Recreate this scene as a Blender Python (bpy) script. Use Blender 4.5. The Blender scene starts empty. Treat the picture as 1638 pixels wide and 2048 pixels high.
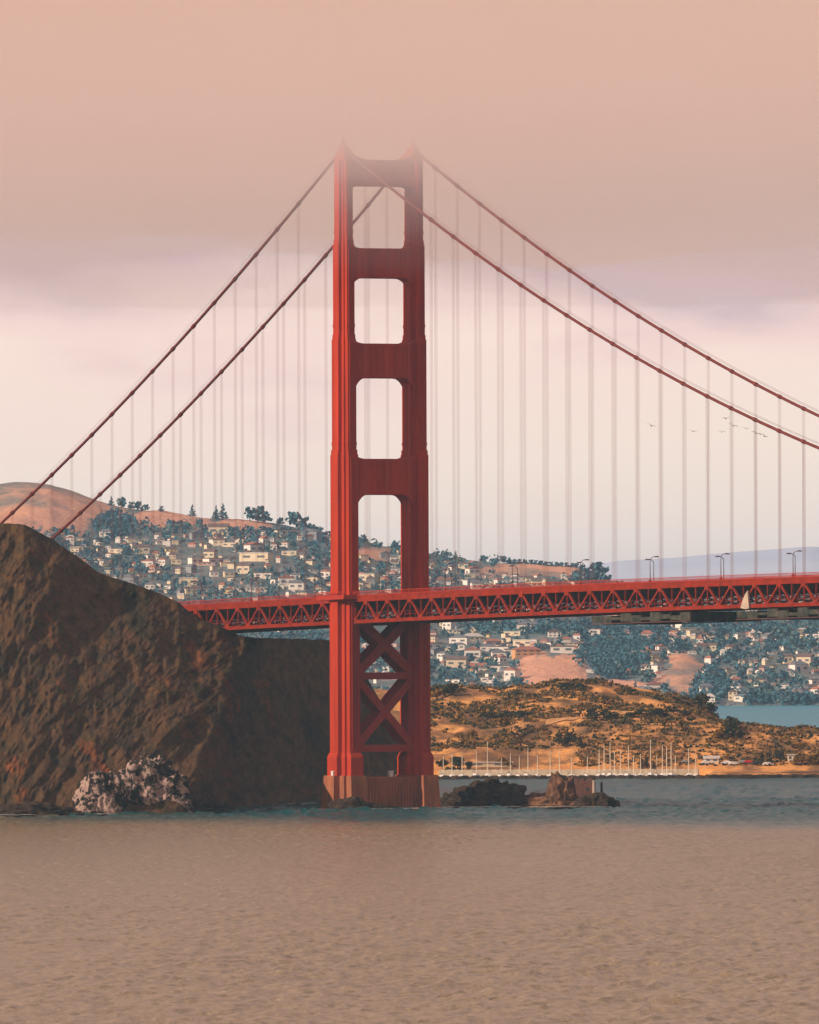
import bpy, math, random
import numpy as np
from mathutils import Vector, Matrix, noise

random.seed(7)
S = bpy.context.scene
R = math.radians

# ------------------------------------------------------------------ camera
F, W, H, YH = 26252.0, 1638.0, 2048.0, 1265.3      # focal length in photo pixels, photo size, horizon row
EYE, ROLL = 60.0, 0.00325
cam_data = bpy.data.cameras.new('camera')
cam = bpy.data.objects.new('camera', cam_data)
S.collection.objects.link(cam)
cam_data.sensor_fit = 'HORIZONTAL'
cam_data.sensor_width = 36
cam_data.lens = F / W * 36
cam_data.clip_start = 5
cam_data.clip_end = 200000
pitch = math.atan((YH - H / 2) / F)
fw = Vector((0, math.cos(pitch), math.sin(pitch)))
up0 = Vector((0, -math.sin(pitch), math.cos(pitch)))
rt0 = Vector((1, 0, 0))
rt = rt0 * math.cos(ROLL) - up0 * math.sin(ROLL)
up = rt0 * math.sin(ROLL) + up0 * math.cos(ROLL)
m = Matrix((rt, up, -fw)).transposed().to_4x4()
m.translation = (0, 0, EYE)
cam.matrix_world = m
S.camera = cam

# ------------------------------------------------------------------ sun and sky
BD, BTH, BCX = 4478.4, 1.06181, 759.17              # bridge tower distance, axis turn, column
BX0 = (BCX - 819) / F * BD
bx = Vector((math.cos(BTH), -math.sin(BTH), 0))     # bridge axis (towards the main span)
by = Vector((math.sin(BTH), math.cos(BTH), 0))      # across the bridge, away from the camera
SUN_EL = R(28)
sdir = (-by * math.cos(R(3)) - bx * math.sin(R(3)))
sun_vec = Vector((sdir.x * math.cos(SUN_EL), sdir.y * math.cos(SUN_EL), math.sin(SUN_EL)))
sl = bpy.data.lights.new('sun', 'SUN')
sl.energy = 5.0
sl.angle = R(0.6)
sl.color = (1.0, 0.80, 0.65)
so = bpy.data.objects.new('sun', sl)
S.collection.objects.link(so)
so.rotation_euler = (-sun_vec).to_track_quat('-Z', 'Y').to_euler()

world = bpy.data.worlds.new('World')
S.world = world
world.use_nodes = True
nt = world.node_tree
nt.nodes.clear()


def N(nt, typ, **kw):
    n = nt.nodes.new(typ)
    for k, v in kw.items():
        if k == 'inp':
            for a, b in v.items():
                n.inputs[a].default_value = b
        else:
            setattr(n, k, v)
    return n


sky = N(nt, 'ShaderNodeTexSky', sky_type='NISHITA', sun_disc=False, sun_elevation=SUN_EL,
        sun_rotation=math.atan2(sun_vec.x, sun_vec.y), air_density=1.0, dust_density=3.0)
sky_amt = N(nt, 'ShaderNodeVectorMath', operation='SCALE')
sky_amt.inputs['Scale'].default_value = 0.08
nt.links.new(sky.outputs[0], sky_amt.inputs[0])
tc = N(nt, 'ShaderNodeTexCoord')
sep = N(nt, 'ShaderNodeSeparateXYZ')
nt.links.new(tc.outputs['Generated'], sep.inputs[0])
mapn = N(nt, 'ShaderNodeMapping', inp={'Scale': (34, 34, 95)})
nt.links.new(tc.outputs['Generated'], mapn.inputs[0])
cn = N(nt, 'ShaderNodeTexNoise', inp={'Scale': 1.0, 'Detail': 5.0, 'Roughness': 0.5})
nt.links.new(mapn.outputs[0], cn.inputs['Vector'])
# the cloud base sags and lifts with the noise
cc = N(nt, 'ShaderNodeMath', operation='SUBTRACT', inp={1: 0.5})
nt.links.new(cn.outputs['Fac'], cc.inputs[0])
cm = N(nt, 'ShaderNodeMath', operation='MULTIPLY', inp={1: 0.027})
nt.links.new(cc.outputs[0], cm.inputs[0])
el = N(nt, 'ShaderNodeMath', operation='ADD')
nt.links.new(sep.outputs['Z'], el.inputs[0])
nt.links.new(cm.outputs[0], el.inputs[1])
mr = N(nt, 'ShaderNodeMapRange', inp={'From Min': 0.0, 'From Max': 0.12})
nt.links.new(el.outputs[0], mr.inputs[0])
ramp = N(nt, 'ShaderNodeValToRGB')
nt.links.new(mr.outputs[0], ramp.inputs[0])


def lin(r, g, b):
    f = lambda c: (c / 12.92 if c <= 0.04045 else ((c + 0.055) / 1.055) ** 2.4)
    return (f(r / 255), f(g / 255), f(b / 255), 1)


stops = [(0.0, lin(255, 226, 208)), (0.0105, lin(255, 232, 215)), (0.0205, lin(253, 226, 213)), (0.0245, lin(243, 213, 205)),
         (0.0280, lin(212, 186, 190)), (0.0330, lin(218, 187, 186)), (0.0390, lin(228, 190, 178)), (0.0485, lin(226, 180, 158)),
         (0.075, lin(200, 160, 146)), (0.12, lin(150, 130, 132))]
e = ramp.color_ramp.elements
while len(e) < len(stops):
    e.new(0.5)
for i, (p, c) in enumerate(stops):
    e[i].position = p / 0.12
    e[i].color = c
mix = N(nt, 'ShaderNodeMix', data_type='RGBA', inp={0: 0.93})
nt.links.new(sky_amt.outputs[0], mix.inputs[6])
nt.links.new(ramp.outputs[0], mix.inputs[7])
bg = N(nt, 'ShaderNodeBackground', inp={'Strength': 1.0})
nt.links.new(mix.outputs[2], bg.inputs[0])
wo = N(nt, 'ShaderNodeOutputWorld')
nt.links.new(bg.outputs[0], wo.inputs[0])

S.view_settings.view_transform = 'Standard'
S.view_settings.look = 'None'
S.view_settings.exposure = 0.2
S.view_settings.gamma = 1.0
S.render.engine = 'CYCLES'
S.cycles.use_denoising = True
S.cycles.max_bounces = 6
S.cycles.volume_bounces = 3
S.cycles.transparent_max_bounces = 40
S.cycles.use_adaptive_sampling = True


# ------------------------------------------------------------------ helpers
def at(px, py, Y):
    """the world point seen at photo pixel (px, py) at distance Y"""
    dx, dy = px - 819, py - 1024
    U = 819 + dx * math.cos(ROLL) - dy * math.sin(ROLL)
    V = 1024 + dx * math.sin(ROLL) + dy * math.cos(ROLL)
    return Vector(((U - 819) / F * Y, Y, EYE - (V - YH) / F * Y))


def hz(py, Y, px=819):
    return at(px, py, Y).z


def B(x, y, z):
    """a point given along / across the bridge"""
    p = bx * x + by * y
    return Vector((BX0 + p.x, BD + p.y, z))


def tag(o, label=None, cat=None, group=None, kind=None):
    if label: o['label'] = label
    if cat: o['category'] = cat
    if group: o['group'] = group
    if kind: o['kind'] = kind
    return o


def empty(name, loc=(0, 0, 0), rz=0.0):
    o = bpy.data.objects.new(name, None)
    S.collection.objects.link(o)
    o.location = loc
    o.rotation_euler = (0, 0, rz)
    return o


class MB:
    def __init__(s):
        s.v, s.f = [], []

    def quad(s, *p):
        n = len(s.v)
        s.v += [tuple(q) for q in p]
        s.f.append(tuple(range(n, n + len(p))))

    def box(s, c, d, rz=0.0, taper=1.0):
        cx, cy, cz = c
        hx, hy, hzz = d[0] / 2, d[1] / 2, d[2] / 2
        n = len(s.v)
        ca, sa = math.cos(rz), math.sin(rz)
        for sz in (-1, 1):
            k = 1.0 if sz < 0 else taper
            for sx, sy in ((-1, -1), (1, -1), (1, 1), (-1, 1)):
                x, y = sx * hx * k, sy * hy * k
                s.v.append((cx + x * ca - y * sa, cy + x * sa + y * ca, cz + sz * hzz))
        for f in ((3, 2, 1, 0), (4, 5, 6, 7), (0, 1, 5, 4), (1, 2, 6, 5), (2, 3, 7, 6), (3, 0, 4, 7)):
            s.f.append(tuple(n + i for i in f))
        return s

    def bar(s, p, q, w, h, upv=(0, 0, 1)):
        p, q = Vector(p), Vector(q)
        d = (q - p).normalized()
        u = Vector(upv)
        if abs(d.dot(u)) > 0.99: u = Vector((1, 0, 0))
        a = d.cross(u).normalized()
        b = a.cross(d).normalized()
        n = len(s.v)
        for e in (p, q):
            for sa, sb in ((-1, -1), (1, -1), (1, 1), (-1, 1)):
                s.v.append(tuple(e + a * sa * w / 2 + b * sb * h / 2))
        for f in ((0, 1, 2, 3), (7, 6, 5, 4), (0, 4, 5, 1), (1, 5, 6, 2), (2, 6, 7, 3), (3, 7, 4, 0)):
            s.f.append(tuple(n + i for i in f))
        return s

    def tube(s, pts, r, k=8, cap=True):
        pts = [Vector(p) for p in pts]
        rs = r if isinstance(r, (list, tuple)) else [r] * len(pts)
        n = len(s.v)
        for i, p in enumerate(pts):
            d = (pts[min(i + 1, len(pts) - 1)] - pts[max(i - 1, 0)]).normalized()
            u = Vector((0, 0, 1)) if abs(d.z) < 0.95 else Vector((1, 0, 0))
            a = d.cross(u).normalized()
            b = a.cross(d)
            for j in range(k):
                t = 2 * math.pi * j / k
                s.v.append(tuple(p + a * math.cos(t) * rs[i] + b * math.sin(t) * rs[i]))
        for i in range(len(pts) - 1):
            for j in range(k):
                a0, a1 = n + i * k + j, n + i * k + (j + 1) % k
                s.f.append((a0, a1, a1 + k, a0 + k))
        if cap:
            s.f.append(tuple(n + j for j in reversed(range(k))))
            s.f.append(tuple(n + (len(pts) - 1) * k + j for j in range(k)))
        return s

    def prism(s, poly, z0, z1, k1=1.0, fn=None):
        """poly: list of (x, y); fn maps (x, y, z) to a point"""
        fn = fn or (lambda x, y, z: (x, y, z))
        n, L = len(s.v), len(poly)
        for x, y in poly: s.v.append(tuple(fn(x, y, z0)))
        for x, y in poly: s.v.append(tuple(fn(x * k1, y * k1, z1)))
        for i in range(L):
            j = (i + 1) % L
            s.f.append((n + i, n + j, n + L + j, n + L + i))
        s.f.append(tuple(n + i for i in reversed(range(L))))
        s.f.append(tuple(n + L + i for i in range(L)))
        return s

    def build(s, name, mat=None, parent=None, smooth=False):
        me = bpy.data.meshes.new(name)
        me.from_pydata(s.v, [], s.f)
        me.validate()
        if smooth: me.shade_smooth()
        if mat: me.materials.append(mat)
        o = bpy.data.objects.new(name, me)
        S.collection.objects.link(o)
        if parent: o.parent = parent
        return o


def kids(o, tree={}):
    return list(o.children)


def copy_tree(o, parent=None, ch=None):
    c = o.copy()
    S.collection.objects.link(c)
    c.parent = parent
    for k in (ch if ch is not None else o.children):
        copy_tree(k, c)
    return c


def grid_mesh(name, P, mat, smooth=True, parent=None):
    """P: array (rows, cols, 3)"""
    r, c, _ = P.shape
    me = bpy.data.meshes.new(name)
    idx = np.arange(r * c).reshape(r, c)
    q = np.stack([idx[:-1, :-1], idx[:-1, 1:], idx[1:, 1:], idx[1:, :-1]], -1).reshape(-1, 4)
    me.vertices.add(r * c)
    me.vertices.foreach_set('co', P.astype(np.float32).ravel())
    me.loops.add(q.size)
    me.loops.foreach_set('vertex_index', q.astype(np.int32).ravel())
    me.polygons.add(len(q))
    me.polygons.foreach_set('loop_start', np.arange(0, q.size, 4, dtype=np.int32))
    me.polygons.foreach_set('loop_total', np.full(len(q), 4, dtype=np.int32))
    me.update(calc_edges=True)
    me.validate()
    if smooth: me.shade_smooth()
    me.materials.append(mat)
    o = bpy.data.objects.new(name, me)
    S.collection.objects.link(o)
    if parent: o.parent = parent
    return o


def quads_mesh(name, Q, mats, midx=None, parent=None):
    """Q: (n, 4, 3) loose quads"""
    n = len(Q)
    me = bpy.data.meshes.new(name)
    me.vertices.add(n * 4)
    me.vertices.foreach_set('co', Q.astype(np.float32).ravel())
    me.loops.add(n * 4)
    me.loops.foreach_set('vertex_index', np.arange(n * 4, dtype=np.int32))
    me.polygons.add(n)
    me.polygons.foreach_set('loop_start', np.arange(0, n * 4, 4, dtype=np.int32))
    me.polygons.foreach_set('loop_total', np.full(n, 4, dtype=np.int32))
    for mt in mats: me.materials.append(mt)
    if midx is not None: me.polygons.foreach_set('material_index', midx.astype(np.int32))
    me.update(calc_edges=True)
    o = bpy.data.objects.new(name, me)
    S.collection.objects.link(o)
    if parent: o.parent = parent
    return o


# ------------------------------------------------------------------ materials
def mat(name, col, col2=None, scale=1.0, rough=0.8, spec=0.3, detail=4.0, bump=0.0, bscale=None, stretch=(1, 1, 1),
        lo=0.35, hi=0.65, metal=0.0, coord='Object'):
    mt = bpy.data.materials.new(name)
    mt.use_nodes = True
    t = mt.node_tree
    b = t.nodes['Principled BSDF']
    b.inputs['Roughness'].default_value = rough
    b.inputs['Specular IOR Level'].default_value = spec
    b.inputs['Metallic'].default_value = metal
    c1 = tuple(col[:3]) + (1,)
    if col2 is None: col2 = tuple(c * 0.8 for c in col[:3])
    c2 = tuple(col2[:3]) + (1,)
    tcn = N(t, 'ShaderNodeTexCoord')
    mp = N(t, 'ShaderNodeMapping', inp={'Scale': stretch})
    t.links.new(tcn.outputs[coord], mp.inputs[0])
    nz = N(t, 'ShaderNodeTexNoise', inp={'Scale': scale, 'Detail': detail, 'Roughness': 0.6})
    t.links.new(mp.outputs[0], nz.inputs['Vector'])
    rg = N(t, 'ShaderNodeMapRange', inp={'From Min': lo, 'From Max': hi})
    t.links.new(nz.outputs['Fac'], rg.inputs[0])
    mx = N(t, 'ShaderNodeMix', data_type='RGBA', inp={6: c1, 7: c2})
    t.links.new(rg.outputs[0], mx.inputs[0])
    t.links.new(mx.outputs[2], b.inputs['Base Color'])
    if bump:
        nb = N(t, 'ShaderNodeTexNoise', inp={'Scale': bscale or scale * 3, 'Detail': 6.0, 'Roughness': 0.65})
        t.links.new(mp.outputs[0], nb.inputs['Vector'])
        bp = N(t, 'ShaderNodeBump', inp={'Strength': 1.0, 'Distance': bump})
        t.links.new(nb.outputs['Fac'], bp.inputs['Height'])
        t.links.new(bp.outputs[0], b.inputs['Normal'])
    mt['bsdf'] = 1
    return mt


M = {}
M['red'] = mat('red_paint', (0.57, 0.050, 0.012), (0.36, 0.031, 0.011), scale=0.25, rough=0.7, spec=0.12, stretch=(1, 1, 0.12), lo=0.3, hi=0.7)
M['red2'] = mat('red_paint_weathered', (0.47, 0.036, 0.016), (0.36, 0.03, 0.018), scale=0.4, rough=0.6, spec=0.25, lo=0.3, hi=0.7)
M['cable'] = mat('cable_paint', (0.20, 0.030, 0.022), (0.14, 0.025, 0.02), scale=0.5, rough=0.6)
M['truss'] = mat('truss_paint', (0.33, 0.030, 0.009), (0.20, 0.020, 0.009), scale=0.3, rough=0.75, spec=0.1)
M['mast'] = mat('mast_paint', (0.85, 0.70, 0.50), (0.75, 0.60, 0.42), scale=0.5, rough=0.5)
M['steel'] = mat('shade_dark_steel', (0.13, 0.022, 0.016), (0.07, 0.018, 0.016), scale=0.3, rough=0.7)  # floor beam red, darkened to stand in for shade under the deck
M['rope'] = mat('hanger_rope', (0.30, 0.05, 0.04), (0.25, 0.05, 0.04), scale=0.5, rough=0.6)
M['asphalt'] = mat('asphalt', (0.05, 0.05, 0.05), (0.04, 0.04, 0.04), scale=0.5)
M['concrete'] = mat('pier_concrete', (0.46, 0.155, 0.06), (0.24, 0.085, 0.045), scale=0.30, rough=0.9, bump=0.3, stretch=(1, 1, 0.3), lo=0.3, hi=0.7)
M['rock'] = mat('dark_rock', (0.085, 0.052, 0.032), (0.018, 0.015, 0.012), scale=0.25, rough=0.95, spec=0.1, bump=1.2, bscale=0.5)
M['tan_rock'] = mat('tan_rock', (0.30, 0.15, 0.08), (0.08, 0.045, 0.03), scale=0.3, rough=0.95, spec=0.1, bump=1.0, bscale=0.7)
M['dark_metal'] = mat('dark_metal', (0.14, 0.06, 0.055), scale=1, rough=0.5)
M['lamp_head'] = mat('lamp_head', (0.2, 0.17, 0.17), scale=1, rough=0.5)
M['net'] = mat('dark_netting', (0.03, 0.042, 0.035), (0.10, 0.09, 0.07), scale=0.35, rough=0.95, spec=0.05)
M['tarp'] = mat('pale_tarp', (0.62, 0.48, 0.36), (0.42, 0.32, 0.25), scale=0.4, rough=0.8)
M['white'] = mat('white_paint', (0.78, 0.75, 0.70), (0.66, 0.62, 0.57), scale=0.5, rough=0.5)
M['glass'] = mat('window_glass', (0.04, 0.05, 0.06), scale=1, rough=0.15, spec=0.6)
M['pane'] = mat('house_window', (0.16, 0.15, 0.15), (0.10, 0.10, 0.11), scale=1, rough=0.3)
M['bird'] = mat('bird_feathers', (0.05, 0.045, 0.04), (0.02, 0.02, 0.02), scale=3)
M['brick'] = mat('old_masonry', (0.16, 0.07, 0.045), (0.10, 0.045, 0.03), scale=0.8, rough=0.95, bump=0.1)
M['trunk'] = mat('bark', (0.09, 0.06, 0.04), (0.05, 0.035, 0.025), scale=2, rough=0.95)
M['leaf_far'] = [mat('far_leaves', (0.055, 0.14, 0.17), (0.035, 0.10, 0.13), scale=0.02, rough=0.9, spec=0.1),  # blue cast of distance haze is put into the leaf colour
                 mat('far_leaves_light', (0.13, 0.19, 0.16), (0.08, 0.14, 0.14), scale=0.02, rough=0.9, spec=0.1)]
M['leaf'] = [mat('leaves_dark', (0.038, 0.046, 0.024), (0.020, 0.030, 0.018), scale=0.1, rough=0.9, spec=0.1),
             mat('leaves_olive', (0.17, 0.11, 0.04), (0.09, 0.07, 0.03), scale=0.1, rough=0.9, spec=0.1),
             mat('leaves_ochre', (0.30, 0.16, 0.03), (0.16, 0.09, 0.02), scale=0.1, rough=0.9, spec=0.1)]

# ------------------------------------------------------------------ numpy noise
rng = np.random.default_rng(11)


def fbm(x, y, octs=5, seed=0, gain=0.5):
    r = np.random.default_rng(seed)
    out = np.zeros(np.broadcast(x, y).shape)
    amp, tot, f = 1.0, 0.0, 1.0
    for o in range(octs):
        tbl = r.random((256, 256)) * 2 - 1
        X, Y = x * f + r.random() * 99, y * f + r.random() * 99
        xi, yi = np.floor(X).astype(int), np.floor(Y).astype(int)
        xf, yf = X - xi, Y - yi
        xf, yf = xf * xf * (3 - 2 * xf), yf * yf * (3 - 2 * yf)
        g = lambda a, b: tbl[a & 255, b & 255]
        v = (g(xi, yi) * (1 - xf) + g(xi + 1, yi) * xf) * (1 - yf) + (g(xi, yi + 1) * (1 - xf) + g(xi + 1, yi + 1) * xf) * yf
        out = out + v * amp
        tot += amp
        amp *= gain
        f *= 2.03
    return out / tot


def sstep(x):
    x = np.clip(x, 0, 1)
    return x * x * (3 - 2 * x)


def at_np(px, py, Y):
    dx, dy = px - 819, py - 1024
    U = 819 + dx * math.cos(ROLL) - dy * math.sin(ROLL)
    V = 1024 + dx * math.sin(ROLL) + dy * math.cos(ROLL)
    return np.stack(np.broadcast_arrays((U - 819) / F * Y, Y, EYE - (V - YH) / F * Y), -1)


# ------------------------------------------------------------------ water
def water_material():
    mt = bpy.data.materials.new('bay_water')
    mt.use_nodes = True
    t = mt.node_tree
    b = t.nodes['Principled BSDF']
    geo = N(t, 'ShaderNodeNewGeometry')
    sp = N(t, 'ShaderNodeSeparateXYZ')
    t.links.new(geo.outputs['Position'], sp.inputs[0])
    # brown water in the foreground, teal by the bridge
    mp = N(t, 'ShaderNodeMapping', inp={'Scale': (0.012, 0.0025, 1)})
    t.links.new(geo.outputs['Position'], mp.inputs[0])
    nz = N(t, 'ShaderNodeTexNoise', inp={'Scale': 1.0, 'Detail': 5.0, 'Roughness': 0.6})
    t.links.new(mp.outputs[0], nz.inputs['Vector'])
    a = N(t, 'ShaderNodeMath', operation='MULTIPLY_ADD', inp={1: 420.0})
    t.links.new(nz.outputs['Fac'], a.inputs[0])
    t.links.new(sp.outputs['Y'], a.inputs[2])
    sx = N(t, 'ShaderNodeMath', operation='MULTIPLY_ADD', inp={1: 0.9})
    t.links.new(sp.outputs['X'], sx.inputs[0])
    t.links.new(a.outputs[0], sx.inputs[2])
    rg = N(t, 'ShaderNodeMapRange', interpolation_type='SMOOTHSTEP', inp={'From Min': 4180.0, 'From Max': 4500.0})
    t.links.new(sx.outputs[0], rg.inputs[0])
    mx = N(t, 'ShaderNodeMix', data_type='RGBA', inp={6: (0.27, 0.20, 0.095, 1), 7: (0.004, 0.085, 0.095, 1)})
    t.links.new(rg.outputs[0], mx.inputs[0])
    # bluer bay beyond
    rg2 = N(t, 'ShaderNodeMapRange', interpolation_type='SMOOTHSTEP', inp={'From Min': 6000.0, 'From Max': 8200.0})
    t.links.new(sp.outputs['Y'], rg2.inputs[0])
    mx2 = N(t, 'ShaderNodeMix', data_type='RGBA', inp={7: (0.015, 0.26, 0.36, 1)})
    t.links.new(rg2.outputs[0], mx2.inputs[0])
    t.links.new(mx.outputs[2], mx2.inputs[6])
    # light and shade of the ripples put into the colour as streaks
    mp3 = N(t, 'ShaderNodeMapping', inp={'Scale': (0.62, 0.085, 1)})
    t.links.new(geo.outputs['Position'], mp3.inputs[0])
    n3 = N(t, 'ShaderNodeTexNoise', inp={'Scale': 1.0, 'Detail': 7.0, 'Roughness': 0.68})
    t.links.new(mp3.outputs[0], n3.inputs['Vector'])
    r3 = N(t, 'ShaderNodeMapRange', inp={'From Min': 0.3, 'From Max': 0.7, 'To Min': 0.42, 'To Max': 1.36})
    t.links.new(n3.outputs['Fac'], r3.inputs[0])
    vm = N(t, 'ShaderNodeVectorMath', operation='SCALE')
    t.links.new(mx2.outputs[2], vm.inputs[0])
    t.links.new(r3.outputs[0], vm.inputs['Scale'])
    t.links.new(vm.outputs[0], b.inputs['Base Color'])
    rs = N(t, 'ShaderNodeMapRange', inp={'To Min': 0.35, 'To Max': 0.05})
    t.links.new(rg.outputs[0], rs.inputs[0])
    t.links.new(rs.outputs[0], b.inputs['Specular IOR Level'])
    b.inputs['Roughness'].default_value = 0.22
    b.inputs['IOR'].default_value = 1.33
    mp2 = N(t, 'ShaderNodeMapping', inp={'Scale': (1.1, 0.28, 1)})
    t.links.new(geo.outputs['Position'], mp2.inputs[0])
    nb = N(t, 'ShaderNodeTexNoise', inp={'Scale': 1.0, 'Detail': 4.0, 'Roughness': 0.6})
    t.links.new(mp2.outputs[0], nb.inputs['Vector'])
    bp = N(t, 'ShaderNodeBump', inp={'Strength': 1.0, 'Distance': 0.55})
    t.links.new(nb.outputs['Fac'], bp.inputs['Height'])
    t.links.new(bp.outputs[0], b.inputs['Normal'])
    return mt


M['water'] = water_material()
ys = np.concatenate([[-3000, 0, 800, 1400], np.linspace(1700, 3200, 620), np.linspace(3204, 4700, 380), np.linspace(4712, 5700, 60), [6500, 8000, 10000, 13000, 20000, 45000]])
us = np.concatenate([[-1.0, -0.4, -0.15, -0.07], np.linspace(-0.045, 0.045, 330), [0.07, 0.15, 0.4, 1.0]])
YY, UU = np.meshgrid(ys, us, indexing='ij')
XX = UU * np.maximum(np.abs(YY), 4000) * np.where(np.abs(UU) > 0.2, 9, 1.0)
fade = sstep((YY - 1600) / 200) * (1 - sstep((YY - 5000) / 600)) * (1 - sstep((np.abs(UU) - 0.04) / 0.02))
amp = 1.0 * (0.65 + 0.6 * fbm(XX / 120, YY / 400, 3, 5))
ZZ = amp * (0.75 * fbm(XX / 2.6, YY / 9.0, 3, 3, 0.6) + 0.6 * fbm(XX / 11.0, YY / 26.0, 2, 4, 0.5)) * fade * (1.25 - 0.35 * sstep((YY - 2000) / 1800) + 1.3 * sstep((YY - 4050) / 350))
grid_mesh('water', np.stack([XX, YY, ZZ], -1), M['water'])
tag(bpy.data.objects['water'], kind='structure')

# ------------------------------------------------------------------ headland (left)
def cliff_material():
    mt = bpy.data.materials.new('cliff_rock')
    mt.use_nodes = True
    t = mt.node_tree
    b = t.nodes['Principled BSDF']
    b.inputs['Roughness'].default_value = 0.95
    b.inputs['Specular IOR Level'].default_value = 0.1
    geo = N(t, 'ShaderNodeNewGeometry')
    mr_ = N(t, 'ShaderNodeMapping', inp={'Rotation': (0, R(35), 0)})
    t.links.new(geo.outputs['Position'], mr_.inputs[0])
    mp = N(t, 'ShaderNodeMapping', inp={'Scale': (0.060, 0.007, 0.026)})
    t.links.new(mr_.outputs[0], mp.inputs[0])
    n1 = N(t, 'ShaderNodeTexNoise', inp={'Scale': 1.0, 'Detail': 9.0, 'Roughness': 0.68, 'Distortion': 0.15})
    t.links.new(mp.outputs[0], n1.inputs['Vector'])
    rp = N(t, 'ShaderNodeValToRGB')
    t.links.new(n1.outputs['Fac'], rp.inputs[0])
    el = rp.color_ramp.elements
    cols = [(0.33, (0.014, 0.018, 0.012, 1)), (0.42, (0.062, 0.042, 0.021, 1)), (0.50, (0.130, 0.068, 0.028, 1)), (0.58, (0.068, 0.047, 0.021, 1)), (0.68, (0.26, 0.085, 0.026, 1))]
    while len(el) < len(cols): el.new(0.5)
    for i, (p, c) in enumerate(cols):
        el[i].position = p
        el[i].color = c
    n2 = N(t, 'ShaderNodeTexNoise', inp={'Scale': 0.35, 'Detail': 8.0, 'Roughness': 0.7})
    mq = N(t, 'ShaderNodeMapping', inp={'Scale': (1, 0.22, 1)})
    t.links.new(geo.outputs['Position'], mq.inputs[0])
    t.links.new(mq.outputs[0], n2.inputs['Vector'])
    r2 = N(t, 'ShaderNodeMapRange', inp={'From Min': 0.35, 'From Max': 0.65, 'To Min': 0.50, 'To Max': 1.15})
    t.links.new(n2.outputs['Fac'], r2.inputs[0])
    vm = N(t, 'ShaderNodeVectorMath', operation='SCALE')
    t.links.new(rp.outputs[0], vm.inputs[0])
    t.links.new(r2.outputs[0], vm.inputs['Scale'])
    t.links.new(vm.outputs[0], b.inputs['Base Color'])
    bp = N(t, 'ShaderNodeBump', inp={'Strength': 1.0, 'Distance': 1.1})
    t.links.new(n2.outputs['Fac'], bp.inputs['Height'])
    t.links.new(bp.outputs[0], b.inputs['Normal'])
    return mt


M['cliff'] = cliff_material()
rx = [-1400, -700, -300, 0, 50, 105, 150, 200, 260, 320, 360, 382, 400, 440, 482, 520, 600, 700, 730, 760, 800, 830, 870]
ry = [900, 980, 1030, 1046, 1050, 1078, 1110, 1146, 1166, 1186, 1207, 1226, 1240, 1252, 1272, 1276, 1278, 1282, 1350, 1400, 1462, 1500, 1600]
bxp = [-1400, 0, 380, 487, 637, 870]
byp = [1632, 1628, 1626, 1618, 1604, 1592]
pxs = np.concatenate([np.linspace(-1400, -60, 100), np.linspace(-55, 870, 520)])
ts = np.concatenate([np.linspace(-0.03, 1, 330), 1 + np.linspace(0.02, 1.0, 30)])
T, PX = np.meshgrid(ts, pxs, indexing='ij')
ridge = np.interp(PX, rx, ry) + 2.2 * fbm(PX / 14, PX * 0, 4, 21)
base = np.interp(PX, bxp, byp)
tt = np.clip(T, -0.03, 1)
pb = 345 + 135 * np.clip(tt, 0, 1) + 30 * fbm(tt * 6, tt * 0 + 3, 3, 8)
Yfront = 4342 + 0.02 * (PX - 0) + 190 * np.clip(tt, 0, 1) ** 0.95
Ycliff = 4500 + (PX - 487) * 1.0 + 45 * np.clip(tt, 0, 1)
w = sstep((PX - pb) / 75)
YC = Yfront * (1 - w) + Ycliff * w
diag = fbm((PX * 0.17 - tt * 62) / 26, (PX * 0.17 + tt * 90) / 90, 6, 31, 0.6)
rid = 1 - 2 * np.abs(fbm((PX * 0.17 - tt * 58) / 15, (PX * 0.17 + tt * 80) / 48, 6, 33, 0.6))
disp = 12 * diag - 2.6 * rid + 1.2 * fbm(PX * 0.17 / 4, tt * 24, 4, 40, 0.6)
edge = sstep(tt / 0.06) * (1 - 0.75 * sstep((tt - 0.93) / 0.07))
YC = YC + disp * edge * 1.5 * (1 - 0.75 * w) + 2.5 * fbm(PX / 20, tt * 3, 3, 50)
PY = base + (ridge - base) * tt
P = at_np(PX, PY, YC)
back = T > 1
bt = np.clip(T - 1, 0, 1)
P[..., 1] = np.where(back, P[..., 1] + bt * 420, P[..., 1])
zr = P[..., 2]
P[..., 2] = np.where(back, zr - 12 * bt - (zr - 12) * sstep((bt - 0.3) / 0.7) - 15 * sstep((bt - .8) / .2), zr)
P[..., 0] = np.where(back, P[..., 0] - bt * 20, P[..., 0])
grid_mesh('headland', P, M['cliff'])
tag(bpy.data.objects['headland'], kind='structure')


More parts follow.
